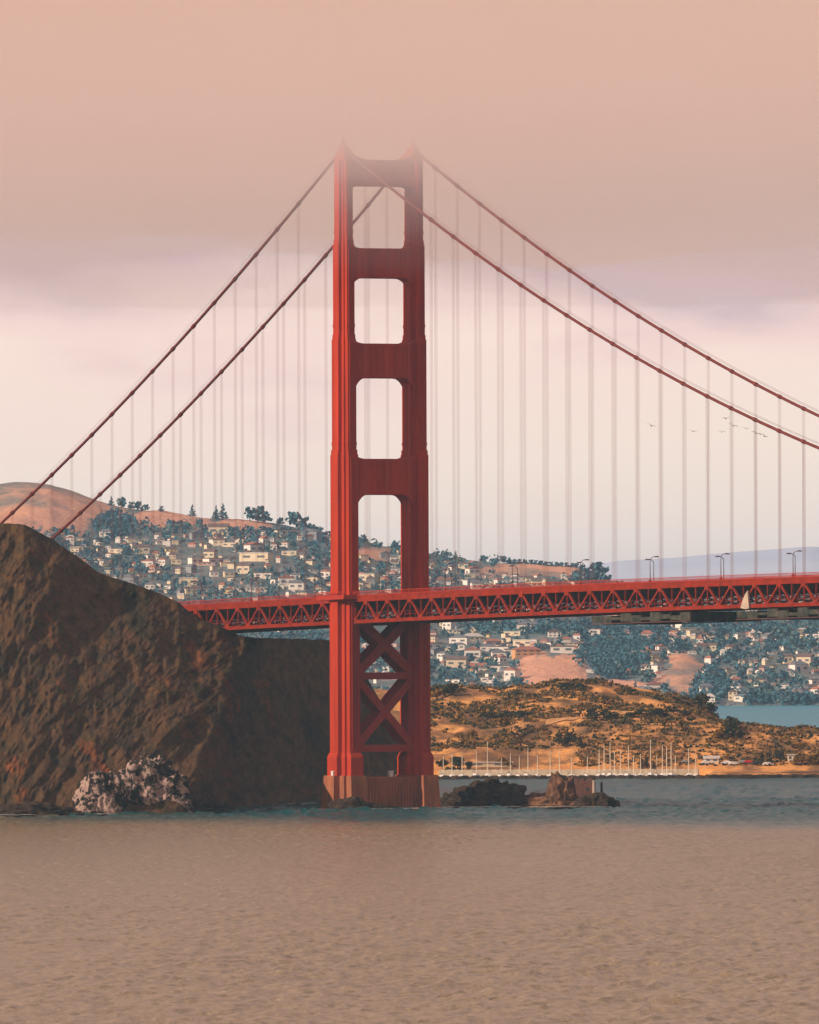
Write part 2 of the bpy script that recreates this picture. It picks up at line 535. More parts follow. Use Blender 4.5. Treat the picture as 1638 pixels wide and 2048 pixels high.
# ------------------------------------------------------------------ rocks
def rock(name, pos, size, mt, seed, label, cat='rock', flat=0.0, group=None, res=56, rz=0.0):
    th = np.linspace(0, 2 * np.pi, res * 2, endpoint=True)
    ph = np.linspace(-0.25 * np.pi, 0.5 * np.pi, res)
    PH, TH = np.meshgrid(ph, th, indexing='ij')
    x, y, z = np.cos(PH) * np.cos(TH), np.cos(PH) * np.sin(TH), np.sin(PH)
    pts = np.stack([x, y, z], -1).reshape(-1, 3)
    r = []
    for p in pts:
        v = Vector(p)
        d = noise.fractal(v * 1.3 + Vector((seed, 0, 0)), 0.9, 2.0, 3) * 0.28
        d += (0.5 - abs(noise.noise(v * 3.1 + Vector((seed, 9, 0))))) * 0.30
        d += noise.noise(v * 8 + Vector((0, seed, 0))) * 0.09 + noise.noise(v * 19 + Vector((0, seed, 0))) * 0.04
        r.append(0.85 + d)
    r = np.array(r).reshape(x.shape)
    zz = z * r
    if flat: zz = np.minimum(zz, flat + 0.15 * (zz - flat))
    Q = np.stack([x * r * size[0], y * r * size[1], zz * size[2]], -1)
    o = grid_mesh(name, Q, mt, smooth=False)
    o.location = pos
    o.rotation_euler = (0, 0, rz)
    tag(o, label, cat, group)
    return o


def guano_material():
    mt = mat('guano_rock', (0.03, 0.025, 0.02), (0.015, 0.014, 0.012), scale=0.3, rough=0.95, spec=0.1, bump=1.0, bscale=0.6)
    t = mt.node_tree
    b = t.nodes['Principled BSDF']
    src = b.inputs['Base Color'].links[0].from_socket
    geo = N(t, 'ShaderNodeNewGeometry')
    nz = N(t, 'ShaderNodeTexNoise', inp={'Scale': 0.26, 'Detail': 7.0, 'Roughness': 0.72})
    t.links.new(geo.outputs['Position'], nz.inputs['Vector'])
    rg = N(t, 'ShaderNodeMapRange', inp={'From Min': 0.49, 'From Max': 0.55})
    t.links.new(nz.outputs['Fac'], rg.inputs[0])
    mx = N(t, 'ShaderNodeMix', data_type='RGBA', inp={7: (0.46, 0.32, 0.26, 1)})
    t.links.new(rg.outputs[0], mx.inputs[0])
    t.links.new(src, mx.inputs[6])
    t.links.new(mx.outputs[2], b.inputs['Base Color'])
    return mt


M['guano'] = guano_material()


def wp(px, py, Y):          # a point on the water line below a pixel column
    p = at(px, py, Y)
    return (p.x, p.y, 0.0)


rock('sea_rock', wp(298, 1600, 4368), (15.5, 12, 19.0), M['guano'], 3.1, 'tall dark rock splashed with pale guano at the foot of the brown cliff')
rock('sea_rock', wp(202, 1600, 4352), (8, 9, 14), M['guano'], 6.4, 'smaller pale pink streaked rock left of the tall guano rock', rz=1.0)
rock('sea_rock', wp(60, 1600, 4338), (16, 7, 4.5), M['rock'], 9.9, 'low dark rock at the waterline below the left edge of the cliff')
rock('sea_rock', wp(410, 1600, 4385), (10, 6, 5), M['rock'], 12.3, 'low dark rock between the tall guano rock and the bridge tower')
rock('sea_rock', wp(978, 1600, 4505), (15.5, 9, 9.4), M['rock'], 15.2, 'large rounded black rock just right of the concrete tower pier')
rock('sea_rock', wp(905, 1600, 4515), (5, 6, 5.0), M['rock'], 17.2, 'small dark rock wedged between the pier and the black rock')
rock('sea_rock', wp(1128, 1600, 4500), (17, 9, 5.4), M['tan_rock'], 19.2, 'low tan and dark rock shelf under the ruined masonry hut')
rock('sea_rock', wp(1122, 1600, 4497), (6.5, 5, 12.0), M['tan_rock'], 41.2, 'rugged brown crag standing against the left side of the ruined hut')
rock('sea_rock', wp(1190, 1600, 4492), (8, 6, 4.6), M['rock'], 23.2, 'flat dark rock at the far right end of the shelf')
rock('sea_rock', wp(705, 1600, 4452), (8.5, 3.5, 4.2), M['rock'], 27.7, 'dark wet rock piled against the foot of the concrete pier')
rock('sea_rock', wp(762, 1600, 4458), (7, 3.5, 1.6), M['rock'], 29.7, 'low dark wet rock awash in front of the ribbed pier wall')

# ------------------------------------------------------------------ foam at the water's edge
M['foam'] = mat('foam', (0.62, 0.56, 0.50), (0.45, 0.42, 0.38), scale=0.6, rough=0.9)
qs = []
for (x0, x1, Y0) in ((0, 60, 4325), (190, 240, 4335), (420, 630, 4500), (745, 880, 4452), (880, 1040, 4488), (1060, 1215, 4480)):
    for i in range(int((x1 - x0) * 0.7)):
        px = random.uniform(x0, x1)
        p = at(px, 1600, Y0 + random.gauss(0, 7) + (px - x0) * (0.45 if x0 == 420 else 0))
        wd, dp = random.uniform(0.5, 2.2), random.uniform(0.6, 2.0)
        z = 0.42 + random.uniform(0, 0.12)
        a = random.uniform(-0.4, 0.4)
        c, s_ = math.cos(a), math.sin(a)
        qs.append([(p.x + u * wd * c - v * dp * s_, p.y + u * wd * s_ + v * dp * c, z) for u, v in ((-1, -.6), (.8, -1), (1, .7), (-.7, 1))])
fo = quads_mesh('foam', np.array(qs), [M['foam']])
tag(fo, 'thin white surf along the foot of the rocks and pier', 'foam', kind='stuff')

# ------------------------------------------------------------------ bridge
bridge = empty('suspension_bridge', B(0, 0, 0))
tag(bridge, 'red suspension bridge with one tall tower, two cables and a trussed deck', 'bridge')
bridge.location = (0, 0, 0)


def leg_poly(s, off=0.0):
    k = s / 29.0
    q = [(2.4, 3.9), (2.4, 2.5), (4.4, 2.5), (4.4, 1.9), (6.6, 1.9)]
    pts = [(x * k + off, y * k + off) for x, y in q]
    out = pts + [(x, -y) for x, y in reversed(pts)] + [(-x, -y) for x, y in pts] + [(-x, y) for x, y in reversed(pts)]
    return out


YC0 = 13.7
tiers = [(19.0, 73.2, 31.0), (73.2, 120.7, 28.5), (120.7, 160.0, 25.0), (160.0, 192.3, 22.0), (192.3, 221.0, 19.0)]
for side in (-1, 1):
    fn = lambda x, y, z, s=side: B(x, y + s * YC0, z)
    mb = MB()
    for z0, z1, s in tiers:
        mb.prism(leg_poly(s), z0, z1, fn=fn)
        if z1 < 220:                                   # small stepped caps at each setback
            mb.prism(leg_poly(s - 1.5), z1, z1 + 1.6, fn=fn)
    for zc, s in ((124.4, 25.0), (164.7, 22.0), (196.6, 19.0)):
        mb.prism(leg_poly(s, 0.12), zc - 0.5, zc + 0.5, fn=fn)
    for z0, z1, s in tiers:                            # raised plate stiffeners up the end faces
        k = s / 29.0
        for sx in (-1, 1):
            for yy in (-1.0, 0.0, 1.0):
                mb.bar(fn(sx * (6.6 * k + 0.13), yy * k, z0 + 1.0), fn(sx * (6.6 * k + 0.13), yy * k, z1 - 1.0), 0.34 * k, 0.26, upv=bx)
        zz = z0 + 6.0
        while zz < z1 - 3:                             # plate seams
            mb.prism(leg_poly(s, 0.05), zz - 0.12, zz + 0.12, fn=fn)
            zz += 9.0
    leg = mb.build('tower_leg', M['red'], bridge)
    mb = MB()
    mb.prism(leg_poly(37.0), 10.9, 17.6, fn=fn)
    mb.prism(leg_poly(37.0), 17.6, 19.1, 33.0 / 37.0, fn=fn)
    mb.build('leg_pedestal', M['red'], leg)
    mb = MB()
    mb.prism([(3.6, 1.5), (-3.6, 1.5), (-3.6, -1.5), (3.6, -1.5)], 221.0, 223.6, 0.85, fn=fn)
    mb.prism([(2.6, 1.1), (-2.6, 1.1), (-2.6, -1.1), (2.6, -1.1)], 223.6, 226.4, 0.55, fn=fn)
    mb.prism([(0.5, 0.5), (-0.5, 0.5), (-0.5, -0.5), (0.5, -0.5)], 226.4, 229.6, 0.3, fn=fn)
    mb.build('saddle_housing', M['red'], leg)


def strut(ztop, zbot, s, up_r, dn_r):
    """portal strut: plate with filleted corners, seen as the edge of the openings above and below"""
    k = s / 29.0
    yi = YC0 - 1.7 * k
    out = []
    n = 8
    for i in range(n + 1):                             # bottom edge, left corner haunch
        a = i / n * math.pi / 2
        out.append((-yi + dn_r[0] * (1 - math.cos(a)), zbot - dn_r[1] * (1 - math.sin(a))))
    for i in range(n + 1):
        a = i / n * math.pi / 2
        out.append((yi - dn_r[0] * (1 - math.sin(a)), zbot - dn_r[1] * (1 - math.cos(a))))
    for i in range(n + 1):
        a = i / n * math.pi / 2
        out.append((yi - up_r[0] * (1 - math.cos(a)), ztop + up_r[1] * (1 - math.sin(a))))
    for i in range(n + 1):
        a = i / n * math.pi / 2
        out.append((-yi + up_r[0] * (1 - math.sin(a)), ztop + up_r[1] * (1 - math.cos(a))))
    # drop duplicates
    pl = []
    for p in out:
        if not pl or (abs(p[0] - pl[-1][0]) + abs(p[1] - pl[-1][1])) > 1e-4: pl.append(p)
    hx = 4.4 * k
    mb = MB()
    n0 = len(pl)
    for sx in (-1, 1):
        for y, z in pl: mb.v.append(tuple(B(sx * hx, y, z)))
    c0 = len(mb.v)
    for i in range(n0):
        j = (i + 1) % n0
        mb.f.append((i, j, n0 + j, n0 + i))
    # faces as strips between mirrored points (outline is left-right symmetric)
    mb.f.append(tuple(reversed(range(n0))))
    mb.f.append(tuple(range(n0, 2 * n0)))
    for i in range(-4, 5):                             # shallow vertical flutes and rails on both faces
        y = i * yi * 0.2
        for sx in (-1, 1):
            mb.bar(B(sx * (hx + 0.12), y, zbot + 1.6), B(sx * (hx + 0.12), y, ztop - 1.4), 0.9, 0.24, upv=bx)
    for sx in (-1, 1):
        mb.bar(B(sx * (hx + 0.18), -yi + .4, ztop - 0.7), B(sx * (hx + 0.18), yi - .4, ztop - 0.7), 0.36, 0.9)
        mb.bar(B(sx * (hx + 0.18), -yi + .4, zbot + 0.8), B(sx * (hx + 0.18), yi - .4, zbot + 0.8), 0.36, 1.1)
    return mb.build('portal_strut', M['red'], bridge)


strut(221.3, 212.3, 19, (7.0, 4.5), (3.0, 2.6))
strut(191.1, 180.9, 21, (3.6, 2.6), (4.6, 4.6))
strut(158.6, 146.8, 24, (4.6, 2.6), (5.0, 8.5))
strut(119.3, 107.0, 27, (4.6, 2.4), (5.2, 9.5))
for ztop, zbot, th in ((66.5, 45.3, 3.1), (45.3, 20.6, 2.6)):
    yi = YC0 - 2.4
    for sg in (-1, 1):
        mb = MB()
        for xx in (-3.2, 3.2):
            mb.bar(B(xx, -yi * sg, zbot + 0.5), B(xx, yi * sg, ztop - 0.5), 0.9 + 0.05 * sg, th, upv=(0, 0, 1))
        mb.bar(B(0, -yi * sg, zbot + 0.5), B(0, yi * sg, ztop - 0.5), 5.6, th * 0.55)
        mb.build('diagonal_brace', M['red2'], bridge)
for zc, th in ((45.3, 2.4), (20.6, 2.3)):
    mb = MB()
    mb.bar(B(0, -YC0 + 2.2, zc), B(0, YC0 - 2.2, zc), 7.2, th)
    mb.build('horizontal_brace', M['red2'], bridge)

# concrete pier with stepped blocks under the legs and a ribbed wall between them
mb = MB()
fnp = lambda x, y, z: B(x, y, z)
mb.prism([(7.0, 16), (7.0, -16), (-7.0, -16), (-7.0, 16)], -3, 10.9, 0.985, fn=fnp)
for i in range(-12, 10):
    mb.box((0, 0, 0), (0, 0, 0)) if False else mb.bar(B(7.15, i * 1.15, 0.6), B(7.05, i * 1.15, 10.3), 0.5, 0.4, upv=bx)
pier = mb.build('concrete_pier', M['concrete'], bridge)
for side in (-1, 1):
    fn = lambda x, y, z, s=side: B(x, y + s * (YC0 + 0.4), z)
    mb = MB()
    mb.prism(leg_poly(50.0), -3, 9.6, 0.9, fn=fn)
    mb.prism(leg_poly(45.0), 9.6, 11.4, 0.97, fn=fn)
    mb.build('pier_block', M['concrete'], pier)


# deck
def ztop(x): return 73.8 + 0.0215 * x - 0.000016 * x * x       # top of the railing


X0, X1 = -342.9, 640.0
PAN = 7.62
nodes = np.arange(int(X0 / PAN), int(X1 / PAN) + 1) * PAN
mb = MB()
for a, b in zip(nodes[:-1], nodes[1:]):
    mb.bar(B(a, 0, ztop(a) - 1.75), B(b, 0, ztop(b) - 1.75), 18.6, 0.6)
mb.build('roadway', M['asphalt'], bridge)
for side in (-1, 1):
    mb = MB()
    for a, b in zip(nodes[:-1], nodes[1:]):
        mb.bar(B(a, side * 11.4, ztop(a) - 1.6), B(b, side * 11.4, ztop(b) - 1.6), 3.9, 0.5)
    mb.build('sidewalk', M['red2'], bridge)
for side in (-1, 1):
    mb = MB()
    y = side * YC0
    for i, a in enumerate(nodes[:-1]):
        b = nodes[i + 1]
        za, zb = ztop(a), ztop(b)
        mb.bar(B(a, y, za - 2.55), B(b, y, zb - 2.55), 0.9, 1.9)           # top chord
        mb.bar(B(a, y, za - 10.2), B(b, y, zb - 10.2), 0.9, 1.25)          # bottom chord
        mb.bar(B(a, y + side * .1, za - 3.6), B(a, y + side * .1, za - 9.7), 0.42, 0.42)
        k = int(round(a / PAN))
        if k % 2 == 0:                                                     # diagonals fall from the hanger node
            mb.bar(B(a, y, za - 3.2), B(b, y, zb - 9.8), 0.62, 0.62)
            mb.prism([(-1.5, 0), (1.5, 0)], 0, 0) if False else None
            mb.bar(B(a - 1.3, y - side * 0.0, za - 3.75), B(a + 1.3, y, za - 3.75), 1.0, 1.5)
        else:
            mb.bar(B(a, y, za - 9.8), B(b, y, zb - 3.2), 0.62, 0.62)
            mb.bar(B(a - 1.5, y, za - 9.45), B(a + 1.5, y, za - 9.45), 1.0, 1.2)
    for i, a in enumerate(nodes[:-1]):                 # inspection gangway and short sub-struts
        b = nodes[i + 1]
        mb.bar(B(a, y - side * 1.2, ztop(a) - 8.3), B(b, y - side * 1.2, ztop(b) - 8.3), 0.9, 0.22)
        mb.bar(B(a, y - side * 0.8, ztop(a) - 7.2), B(b, y - side * 0.8, ztop(b) - 7.2), 0.12, 0.12)
        c_ = (a + b) / 2
        mb.bar(B(c_, y, ztop(c_) - 6.5), B(c_, y, ztop(c_) - 9.8), 0.3, 0.3)
    mb.build('stiffening_truss', M['truss'], bridge)
    mb = MB()
    for i, a in enumerate(nodes[:-1]):
        b = nodes[i + 1]
        za, zb = ztop(a), ztop(b)
        yy = side * (YC0 + 0.55)
        mb.bar(B(a, yy, za - 0.08), B(b, yy, zb - 0.08), 0.22, 0.16)
        mb.bar(B(a, yy, za - 1.25), B(b, yy, zb - 1.25), 0.22, 0.16)
        for j in range(18):
            x = a + (b - a) * j / 18
            z = ztop(x)
            mb.bar(B(x, yy, z - 1.3), B(x, yy, z - 0.1), 0.16 if j % 6 else 0.3, 0.1)
    mb.build('railing', M['red'], bridge)
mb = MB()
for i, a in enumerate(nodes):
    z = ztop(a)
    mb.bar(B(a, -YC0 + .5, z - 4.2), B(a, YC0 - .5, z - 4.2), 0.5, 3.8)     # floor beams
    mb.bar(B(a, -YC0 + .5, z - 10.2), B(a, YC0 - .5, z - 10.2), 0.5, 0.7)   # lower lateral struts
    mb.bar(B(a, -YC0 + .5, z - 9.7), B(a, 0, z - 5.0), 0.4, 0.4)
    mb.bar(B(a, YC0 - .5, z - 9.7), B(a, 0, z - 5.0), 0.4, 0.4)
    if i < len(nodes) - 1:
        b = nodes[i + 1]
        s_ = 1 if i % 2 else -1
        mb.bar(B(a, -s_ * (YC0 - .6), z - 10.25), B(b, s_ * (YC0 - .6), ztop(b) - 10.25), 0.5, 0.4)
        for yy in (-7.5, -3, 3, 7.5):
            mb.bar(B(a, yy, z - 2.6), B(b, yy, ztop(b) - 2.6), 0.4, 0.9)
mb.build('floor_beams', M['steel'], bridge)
for side in (-1, 1):                                   # the walkway that steps out round each leg
    mb = MB()
    z = ztop(0)
    yo = side * (YC0 + 5.6)
    mb.bar(B(-9.5, side * (YC0 + 2.9), z - 2.0), B(9.5, side * (YC0 + 2.9), z - 1.6), 5.6, 1.5)
    mb.bar(B(-9.5, yo, z - .1), B(9.5, yo, z + 0.1), 0.2, 0.2)
    for j in range(20):
        x = -9.5 + j
        mb.bar(B(x, yo, z - 1.4), B(x, yo, z - 0.0), 0.18, 0.1)
    mb.build('walkway', M['red2'], bridge)

# cables
ZS, SAG = 225.07, 143.7


def zc(x):
    return ZS - SAG * (1 - ((640.1 - x) / 640.1) ** 2) if x >= 0 else ZS + 0.57 * x + 0.0003 * x * x


for side in (-1, 1):
    y = side * YC0
    mb = MB()
    xs = list(range(-342, 0, 9)) + [0] + list(range(9, 641, 9))
    mb.tube([B(x, y, zc(x)) for x in xs], 0.50, 10)
    hang = [n * 15.24 - 1.6 for n in range(-22, -1)] + [n * 15.24 for n in range(1, 42)]
    for x in hang:                                     # cable bands
        p, q = B(x - 0.7, y, zc(x - 0.7)), B(x + 0.7, y, zc(x + 0.7))
        mb.tube([p, q], 0.72, 8)
    cab = mb.build('main_cable', M['cable'], bridge)
    mb = MB()                                          # hand lines above the cable
    for o in (-0.55, 0.55):
        mb.tube([B(x, y + o, zc(x) + 1.5) for x in xs], 0.045, 4)
    mb.build('hand_rope', M['cable'], cab)
    for n in [k for k in range(-16, 25) if k not in (0, -1)]:
        x = n * 15.24 + (-1.6 if n < 0 else 0)
        mb = MB()
        for ox in (-0.32, 0.32):
            for oy in (-0.3, 0.3):
                mb.tube([B(x + ox, y + oy, ztop(x) - 2.4), B(x + ox, y + oy, zc(x) - 0.2)], 0.025, 5, cap=False)
        mb.build('hanger', M['rope'], bridge)

# ------------------------------------------------------------------ lamps on the deck
lamp0 = empty('street_lamp')
MB().tube([(0, 0, 0), (0, 0, 4.0), (0, 0, 7.6)], [0.17, 0.13, 0.09], 8).build('pole', M['dark_metal'], lamp0)
MB().tube([(0, 0, 7.5), (0, 0.9, 8.3), (0, 1.9, 8.5)], [0.12, 0.10, 0.09], 6).build('arm', M['dark_metal'], lamp0)
MB().box((0, 2.4, 8.42), (0.7, 1.7, 0.42), taper=0.7).build('lamp_head', M['lamp_head'], lamp0)
MB().prism([(-.4, -.4), (.4, -.4), (.4, .4), (-.4, .4)], 0, 0.9, 0.7).build('base', M['dark_metal'], lamp0)
ORD = ['first', 'second', 'third', 'fourth', 'fifth', 'sixth', 'seventh']
first = True
lamp_kids = list(lamp0.children)
for side, xs0 in ((-1, 204.9), (1, 164.0)):
    right = [xs0 + 45.6 * k for k in range(-5, 4)]
    r_ = [x for x in right if x > 8 and x < 320]
    l_ = sorted([xs0 - 45.6 * k for k in range(1, 8) if xs0 - 45.6 * k < -8 and xs0 - 45.6 * k > -115], reverse=True)
    for where, lst in (('right', r_), ('left', l_)):
        for i, x in enumerate(lst):
            L = lamp0 if first else copy_tree(lamp0, ch=lamp_kids)
            first = False
            L.location = B(x, side * 12.6, ztop(x) - 1.36)
            # heads lean out over the roadway
            L.rotation_euler = (0, 0, math.atan2(by.y, by.x) - math.pi / 2 + (0 if side < 0 else math.pi))
            tag(L, '%s lamp post %s of the tower along the %s railing of the bridge' % (ORD[i], where, 'near' if side < 0 else 'far'),
                'street lamp', 'lamp posts along the bridge deck')

# maintenance platforms slung under the deck, and a tarpaulin
for xa, xb, lab in ((168, 232, 'dark netted work platform slung under the bridge deck, nearer the tower'),
                    (262, 345, 'long dark netted work platform under the deck at the right edge')):
    r = empty('work_platform', B((xa + xb) / 2, 0, ztop((xa + xb) / 2) - 14))
    r.location = (0, 0, 0)
    tag(r, lab, 'platform')
    mb = MB()
    n = int((xb - xa) / 6)
    for i in range(n):
        a, b = xa + (xb - xa) * i / n, xa + (xb - xa) * (i + 1) / n
        d = 0.35 * math.sin(i * 1.7)
        mb.bar(B(a, 0, ztop(a) - 12.9 - d), B(b, 0, ztop(b) - 12.9 - d), 27.0, 2.0 + 1.1 * math.sin(i * 2.3))
    mb.build('netting', M['net'], r)
    mb = MB()
    for i in range(n + 1):
        a = xa + (xb - xa) * i / n
        for y in (-13.2, 13.2):
            mb.bar(B(a, y, ztop(a) - 14.4), B(a, y, ztop(a) - 10.7), 0.2, 0.2)
    for y in (-13.6, 13.6):
        mb.bar(B(xa, y, ztop(xa) - 14.4), B(xb, y, ztop(xb) - 14.4), 0.3, 0.3)
    mb.build('scaffold_frame', M['dark_metal'], r)
mb = MB()
t0 = B(270.3, -14.6, ztop(270) - 5.0)
pts = [(266.8, -10.8), (268.0, -9.0), (269.6, -6.4), (271.3, -5.2), (271.9, -7.5), (272.1, -11.0), (269.5, -11.2)]
n0 = len(pts)
for yy in (-14.4, -15.0):
    for i, (x, z) in enumerate(pts):
        mb.v.append(tuple(B(x, yy - 0.15 * math.sin(i * 2.0), ztop(x) + z)))
for i in range(n0):
    j = (i + 1) % n0
    mb.f.append((i, j, n0 + j, n0 + i))
mb.f.append(tuple(reversed(range(n0))))
mb.f.append(tuple(range(n0, 2 * n0)))
tag(mb.build('tarpaulin', M['tarp']), 'pale cream tarpaulin hung over the side of the bridge truss', 'tarpaulin')

# ------------------------------------------------------------------ ruined hut on the rock shelf, small huts on the pier
def local_box(mb, c, d): return mb.box(c, d)


hut = empty('ruined_hut', tuple(at(1170, 1600, 4497))[:2] + (0,), R(-12))
tag(hut, 'small ruined masonry hut on the rock shelf right of the tower', 'hut')
mb = MB()
mb.box((0, 0, 5.4), (6.4, 5, 7.6), taper=0.97)
for i_, (x_, h_) in enumerate(((-2.7, .7), (-1.6, .3), (-.3, .55), (1.2, .2), (2.5, .8))):
    mb.box((x_, 0, 9.2 + h_ / 2), (1.0, 4.6, h_))
mb.build('wall', M['brick'], hut)
MB().box((3.45, -2.5, 5.6), (0.7, 0.7, 7.4)).build('corner_post', M['tarp'], hut)
MB().box((-1.2, -2.56, 4.6), (1.3, 0.16, 2.4)).build('door', M['dark_metal'], hut)
MB().box((1.2, -2.56, 6.2), (1.1, 0.16, 1.1)).build('window', M['glass'], hut)
mb = MB()
mb.tube([(5.6, 0, 1), (5.7, 0, 8.6)], [0.5, 0.35], 7)
p = mb.build('mooring_post', M['rock'])
p.location = hut.location
tag(p, 'dark wooden post standing right of the ruined hut', 'post')
for (x, y, lab) in ((2.0, -18.6, 'tiny white box hut on the pier edge before the near leg'), (7.4, 0.5, 'tiny white box hut on the pier top between the legs')):
    q = B(x - 1.2, y, 10.95)
    h = empty('box_hut', q, BTH * -1)
    MB().box((0, 0, 0.9), (1.5, 1.4, 1.8)).build('wall', M['white'], h)
    MB().box((0, 0, 1.95), (1.9, 1.8, 0.26), taper=0.7).build('roof', M['white'], h)
    tag(h, lab, 'hut')

# ------------------------------------------------------------------ low peninsula with the marina
def grass_material(name, stops, s1, s2, bump):
    mt = bpy.data.materials.new(name)
    mt.use_nodes = True
    t = mt.node_tree
    b = t.nodes['Principled BSDF']
    b.inputs['Roughness'].default_value = 0.95
    b.inputs['Specular IOR Level'].default_value = 0.05
    geo = N(t, 'ShaderNodeNewGeometry')
    mp = N(t, 'ShaderNodeMapping', inp={'Scale': (s1, s1 * 0.45, s1 * 1.2)})
    t.links.new(geo.outputs['Position'], mp.inputs[0])
    n1 = N(t, 'ShaderNodeTexNoise', inp={'Scale': 1.0, 'Detail': 8.0, 'Roughness': 0.66})
    t.links.new(mp.outputs[0], n1.inputs['Vector'])
    rp = N(t, 'ShaderNodeValToRGB')
    t.links.new(n1.outputs['Fac'], rp.inputs[0])
    el = rp.color_ramp.elements
    while len(el) < len(stops): el.new(0.5)
    for i, (p, c) in enumerate(stops):
        el[i].position = p
        el[i].color = c + (1,)
    t.links.new(rp.outputs[0], b.inputs['Base Color'])
    n2 = N(t, 'ShaderNodeTexNoise', inp={'Scale': s2, 'Detail': 6.0, 'Roughness': 0.7})
    t.links.new(geo.outputs['Position'], n2.inputs['Vector'])
    bp = N(t, 'ShaderNodeBump', inp={'Strength': 1.0, 'Distance': bump})
    t.links.new(n2.outputs['Fac'], bp.inputs['Height'])
    t.links.new(bp.outputs[0], b.inputs['Normal'])
    return mt


M['fort'] = grass_material('dry_grass', [(0.36, (0.12, 0.075, 0.04)), (0.49, (0.33, 0.165, 0.07)), (0.59, (0.80, 0.38, 0.12)), (0.72, (0.60, 0.23, 0.065))], 0.05, 0.6, 0.7)
M['farhill'] = grass_material('far_hillside', [(0.30, (0.12, 0.14, 0.12)), (0.40, (0.30, 0.22, 0.17)), (0.50, (0.68, 0.34, 0.20)), (0.75, (0.52, 0.27, 0.19))], 0.006, 0.05, 4.0)

Yst = [5374, 5378, 5382, 5434, 5440, 5505, 5530, 5640, 5800, 5900, 6050, 6300]


def fort_cols(px):
    left = 1 - sstep((px - 1060) / 130)                # 1 on the left (marina basin and golden flats)
    basin = sstep((px - 700) / 40) * (1 - sstep((px - 1395) / 30))
    z = [np.full_like(px, -3.0), 1.6 * (1 - basin) - 2.5 * basin, 1.8 * (1 - basin) - 2.5 * basin, 2.4 * (1 - basin) - 2.0 * basin, 2.9 + 0 * px]
    a = 12.5 * left + (1 - left) * np.interp(px, [1100, 1250, 1430, 1500, 1640, 2400], [17.5, 19.5, 20.2, 20.6, 18.6, 15])
    z.append(a * 0.92)
    z.append(a)
    bz = np.interp(px, [600, 870, 1000, 1200, 1350, 1430, 1480, 1640, 2400], [20, 23, 23.5, 27, 25.5, 20.5, 19, 16, 12])
    z.append(bz)
    rp = np.interp(px, [500, 860, 900, 950, 1000, 1060, 1110, 1200, 1240, 1300, 1350, 1400, 1425, 1440, 1470, 1520, 1640, 2400],
                   [1385, 1376, 1369, 1373, 1381, 1374, 1369, 1368, 1379, 1384, 1392, 1412, 1432, 1446, 1456, 1470, 1480, 1500])
    cz = 60 - (rp - 1265) / F * 5800
    z.append(cz)
    z.append(cz - 3)
    z.append(cz * 0.5)
    z.append(px * 0 - 4.0)
    return np.array(z)


def fort_z(px, Y):
    """height of the peninsula, px and Y arrays of one shape"""
    px, Y = np.atleast_1d(px).astype(float), np.atleast_1d(Y).astype(float)
    cz = fort_cols(px.ravel())
    Yf = Y.ravel()
    i = np.clip(np.searchsorted(Yst, Yf) - 1, 0, len(Yst) - 2)
    ya, yb = np.array(Yst)[i], np.array(Yst)[i + 1]
    t = np.clip((Yf - ya) / (yb - ya), 0, 1)
    k = np.arange(len(Yf))
    z = cz[i, k] * (1 - t) + cz[i + 1, k] * t
    X = (px.ravel() - 819) / F * Yf
    rough = sstep((Yf - 5445) / 60) * (1 - sstep((Yf - 5780) / 250))
    z = z + rough * (2.6 * fbm(X / 26, Yf / 40, 4, 61) + 0.8 * fbm(X / 6, Yf / 9, 3, 62))
    z = z + (1 - rough) * 0.2 * fbm(X / 10, Yf / 10, 2, 63)
    return z.reshape(px.shape)


pxs = np.linspace(450, 2500, 620)
yss = np.unique(np.concatenate([np.linspace(5370, 5520, 80), np.linspace(5520, 5900, 110), np.linspace(5900, 6320, 24)]))
YY, PX = np.meshgrid(yss, pxs, indexing='ij')
ZZ = fort_z(PX, YY)
grid_mesh('peninsula', np.stack([(PX - 819) / F * YY, YY, ZZ], -1), M['fort'])
tag(bpy.data.objects['peninsula'], kind='structure')
# breakwater in front of the basin
mb = MB()
xs = np.linspace(690, 1412, 180)
prev = None
for i, px in enumerate(xs):
    x = (px - 819) / F * 5377
    h = 1.25 + 0.25 * math.sin(i * 1.3) + 0.15 * math.sin(i * 3.7)
    cur = [(x, 5373, -2), (x, 5376, h), (x, 5379, h), (x, 5382, -2)]
    if prev:
        for j in range(3): mb.quad(prev[j], cur[j], cur[j + 1], prev[j + 1])
    prev = cur
tag(mb.build('breakwater', M['rock']), 'long low dark rock breakwater in front of the marina', 'breakwater')
# sea wall along the right-hand shore
mb = MB()
for i in range(60):
    a, b = 1412 + i * 10, 1422 + i * 10
    mb.bar(((a - 819) / F * 5374, 5374, 0.3), ((b - 819) / F * 5374, 5374, 0.3), 1.4, 2.3 + 0.3 * math.sin(i * 1.9))
tag(mb.build('sea_wall', M['rock']), 'dark stone sea wall along the shore right of the marina', 'wall')


M['quay'] = mat('quay_concrete', (0.85, 0.68, 0.48), (0.62, 0.48, 0.33), scale=0.15, rough=0.9)
mb = MB()
for i in range(104):
    a, b = 876 + i * 5, 881 + i * 5
    mb.bar(((a - 819) / F * 5432, 5432, 0.9), ((b - 819) / F * 5432, 5432, 0.9), 3.0, 4.6 + 0.25 * math.sin(i * 2.1))
tag(mb.build('quay_wall', M['quay']), 'long pale quay wall behind the moored boats', 'quay')


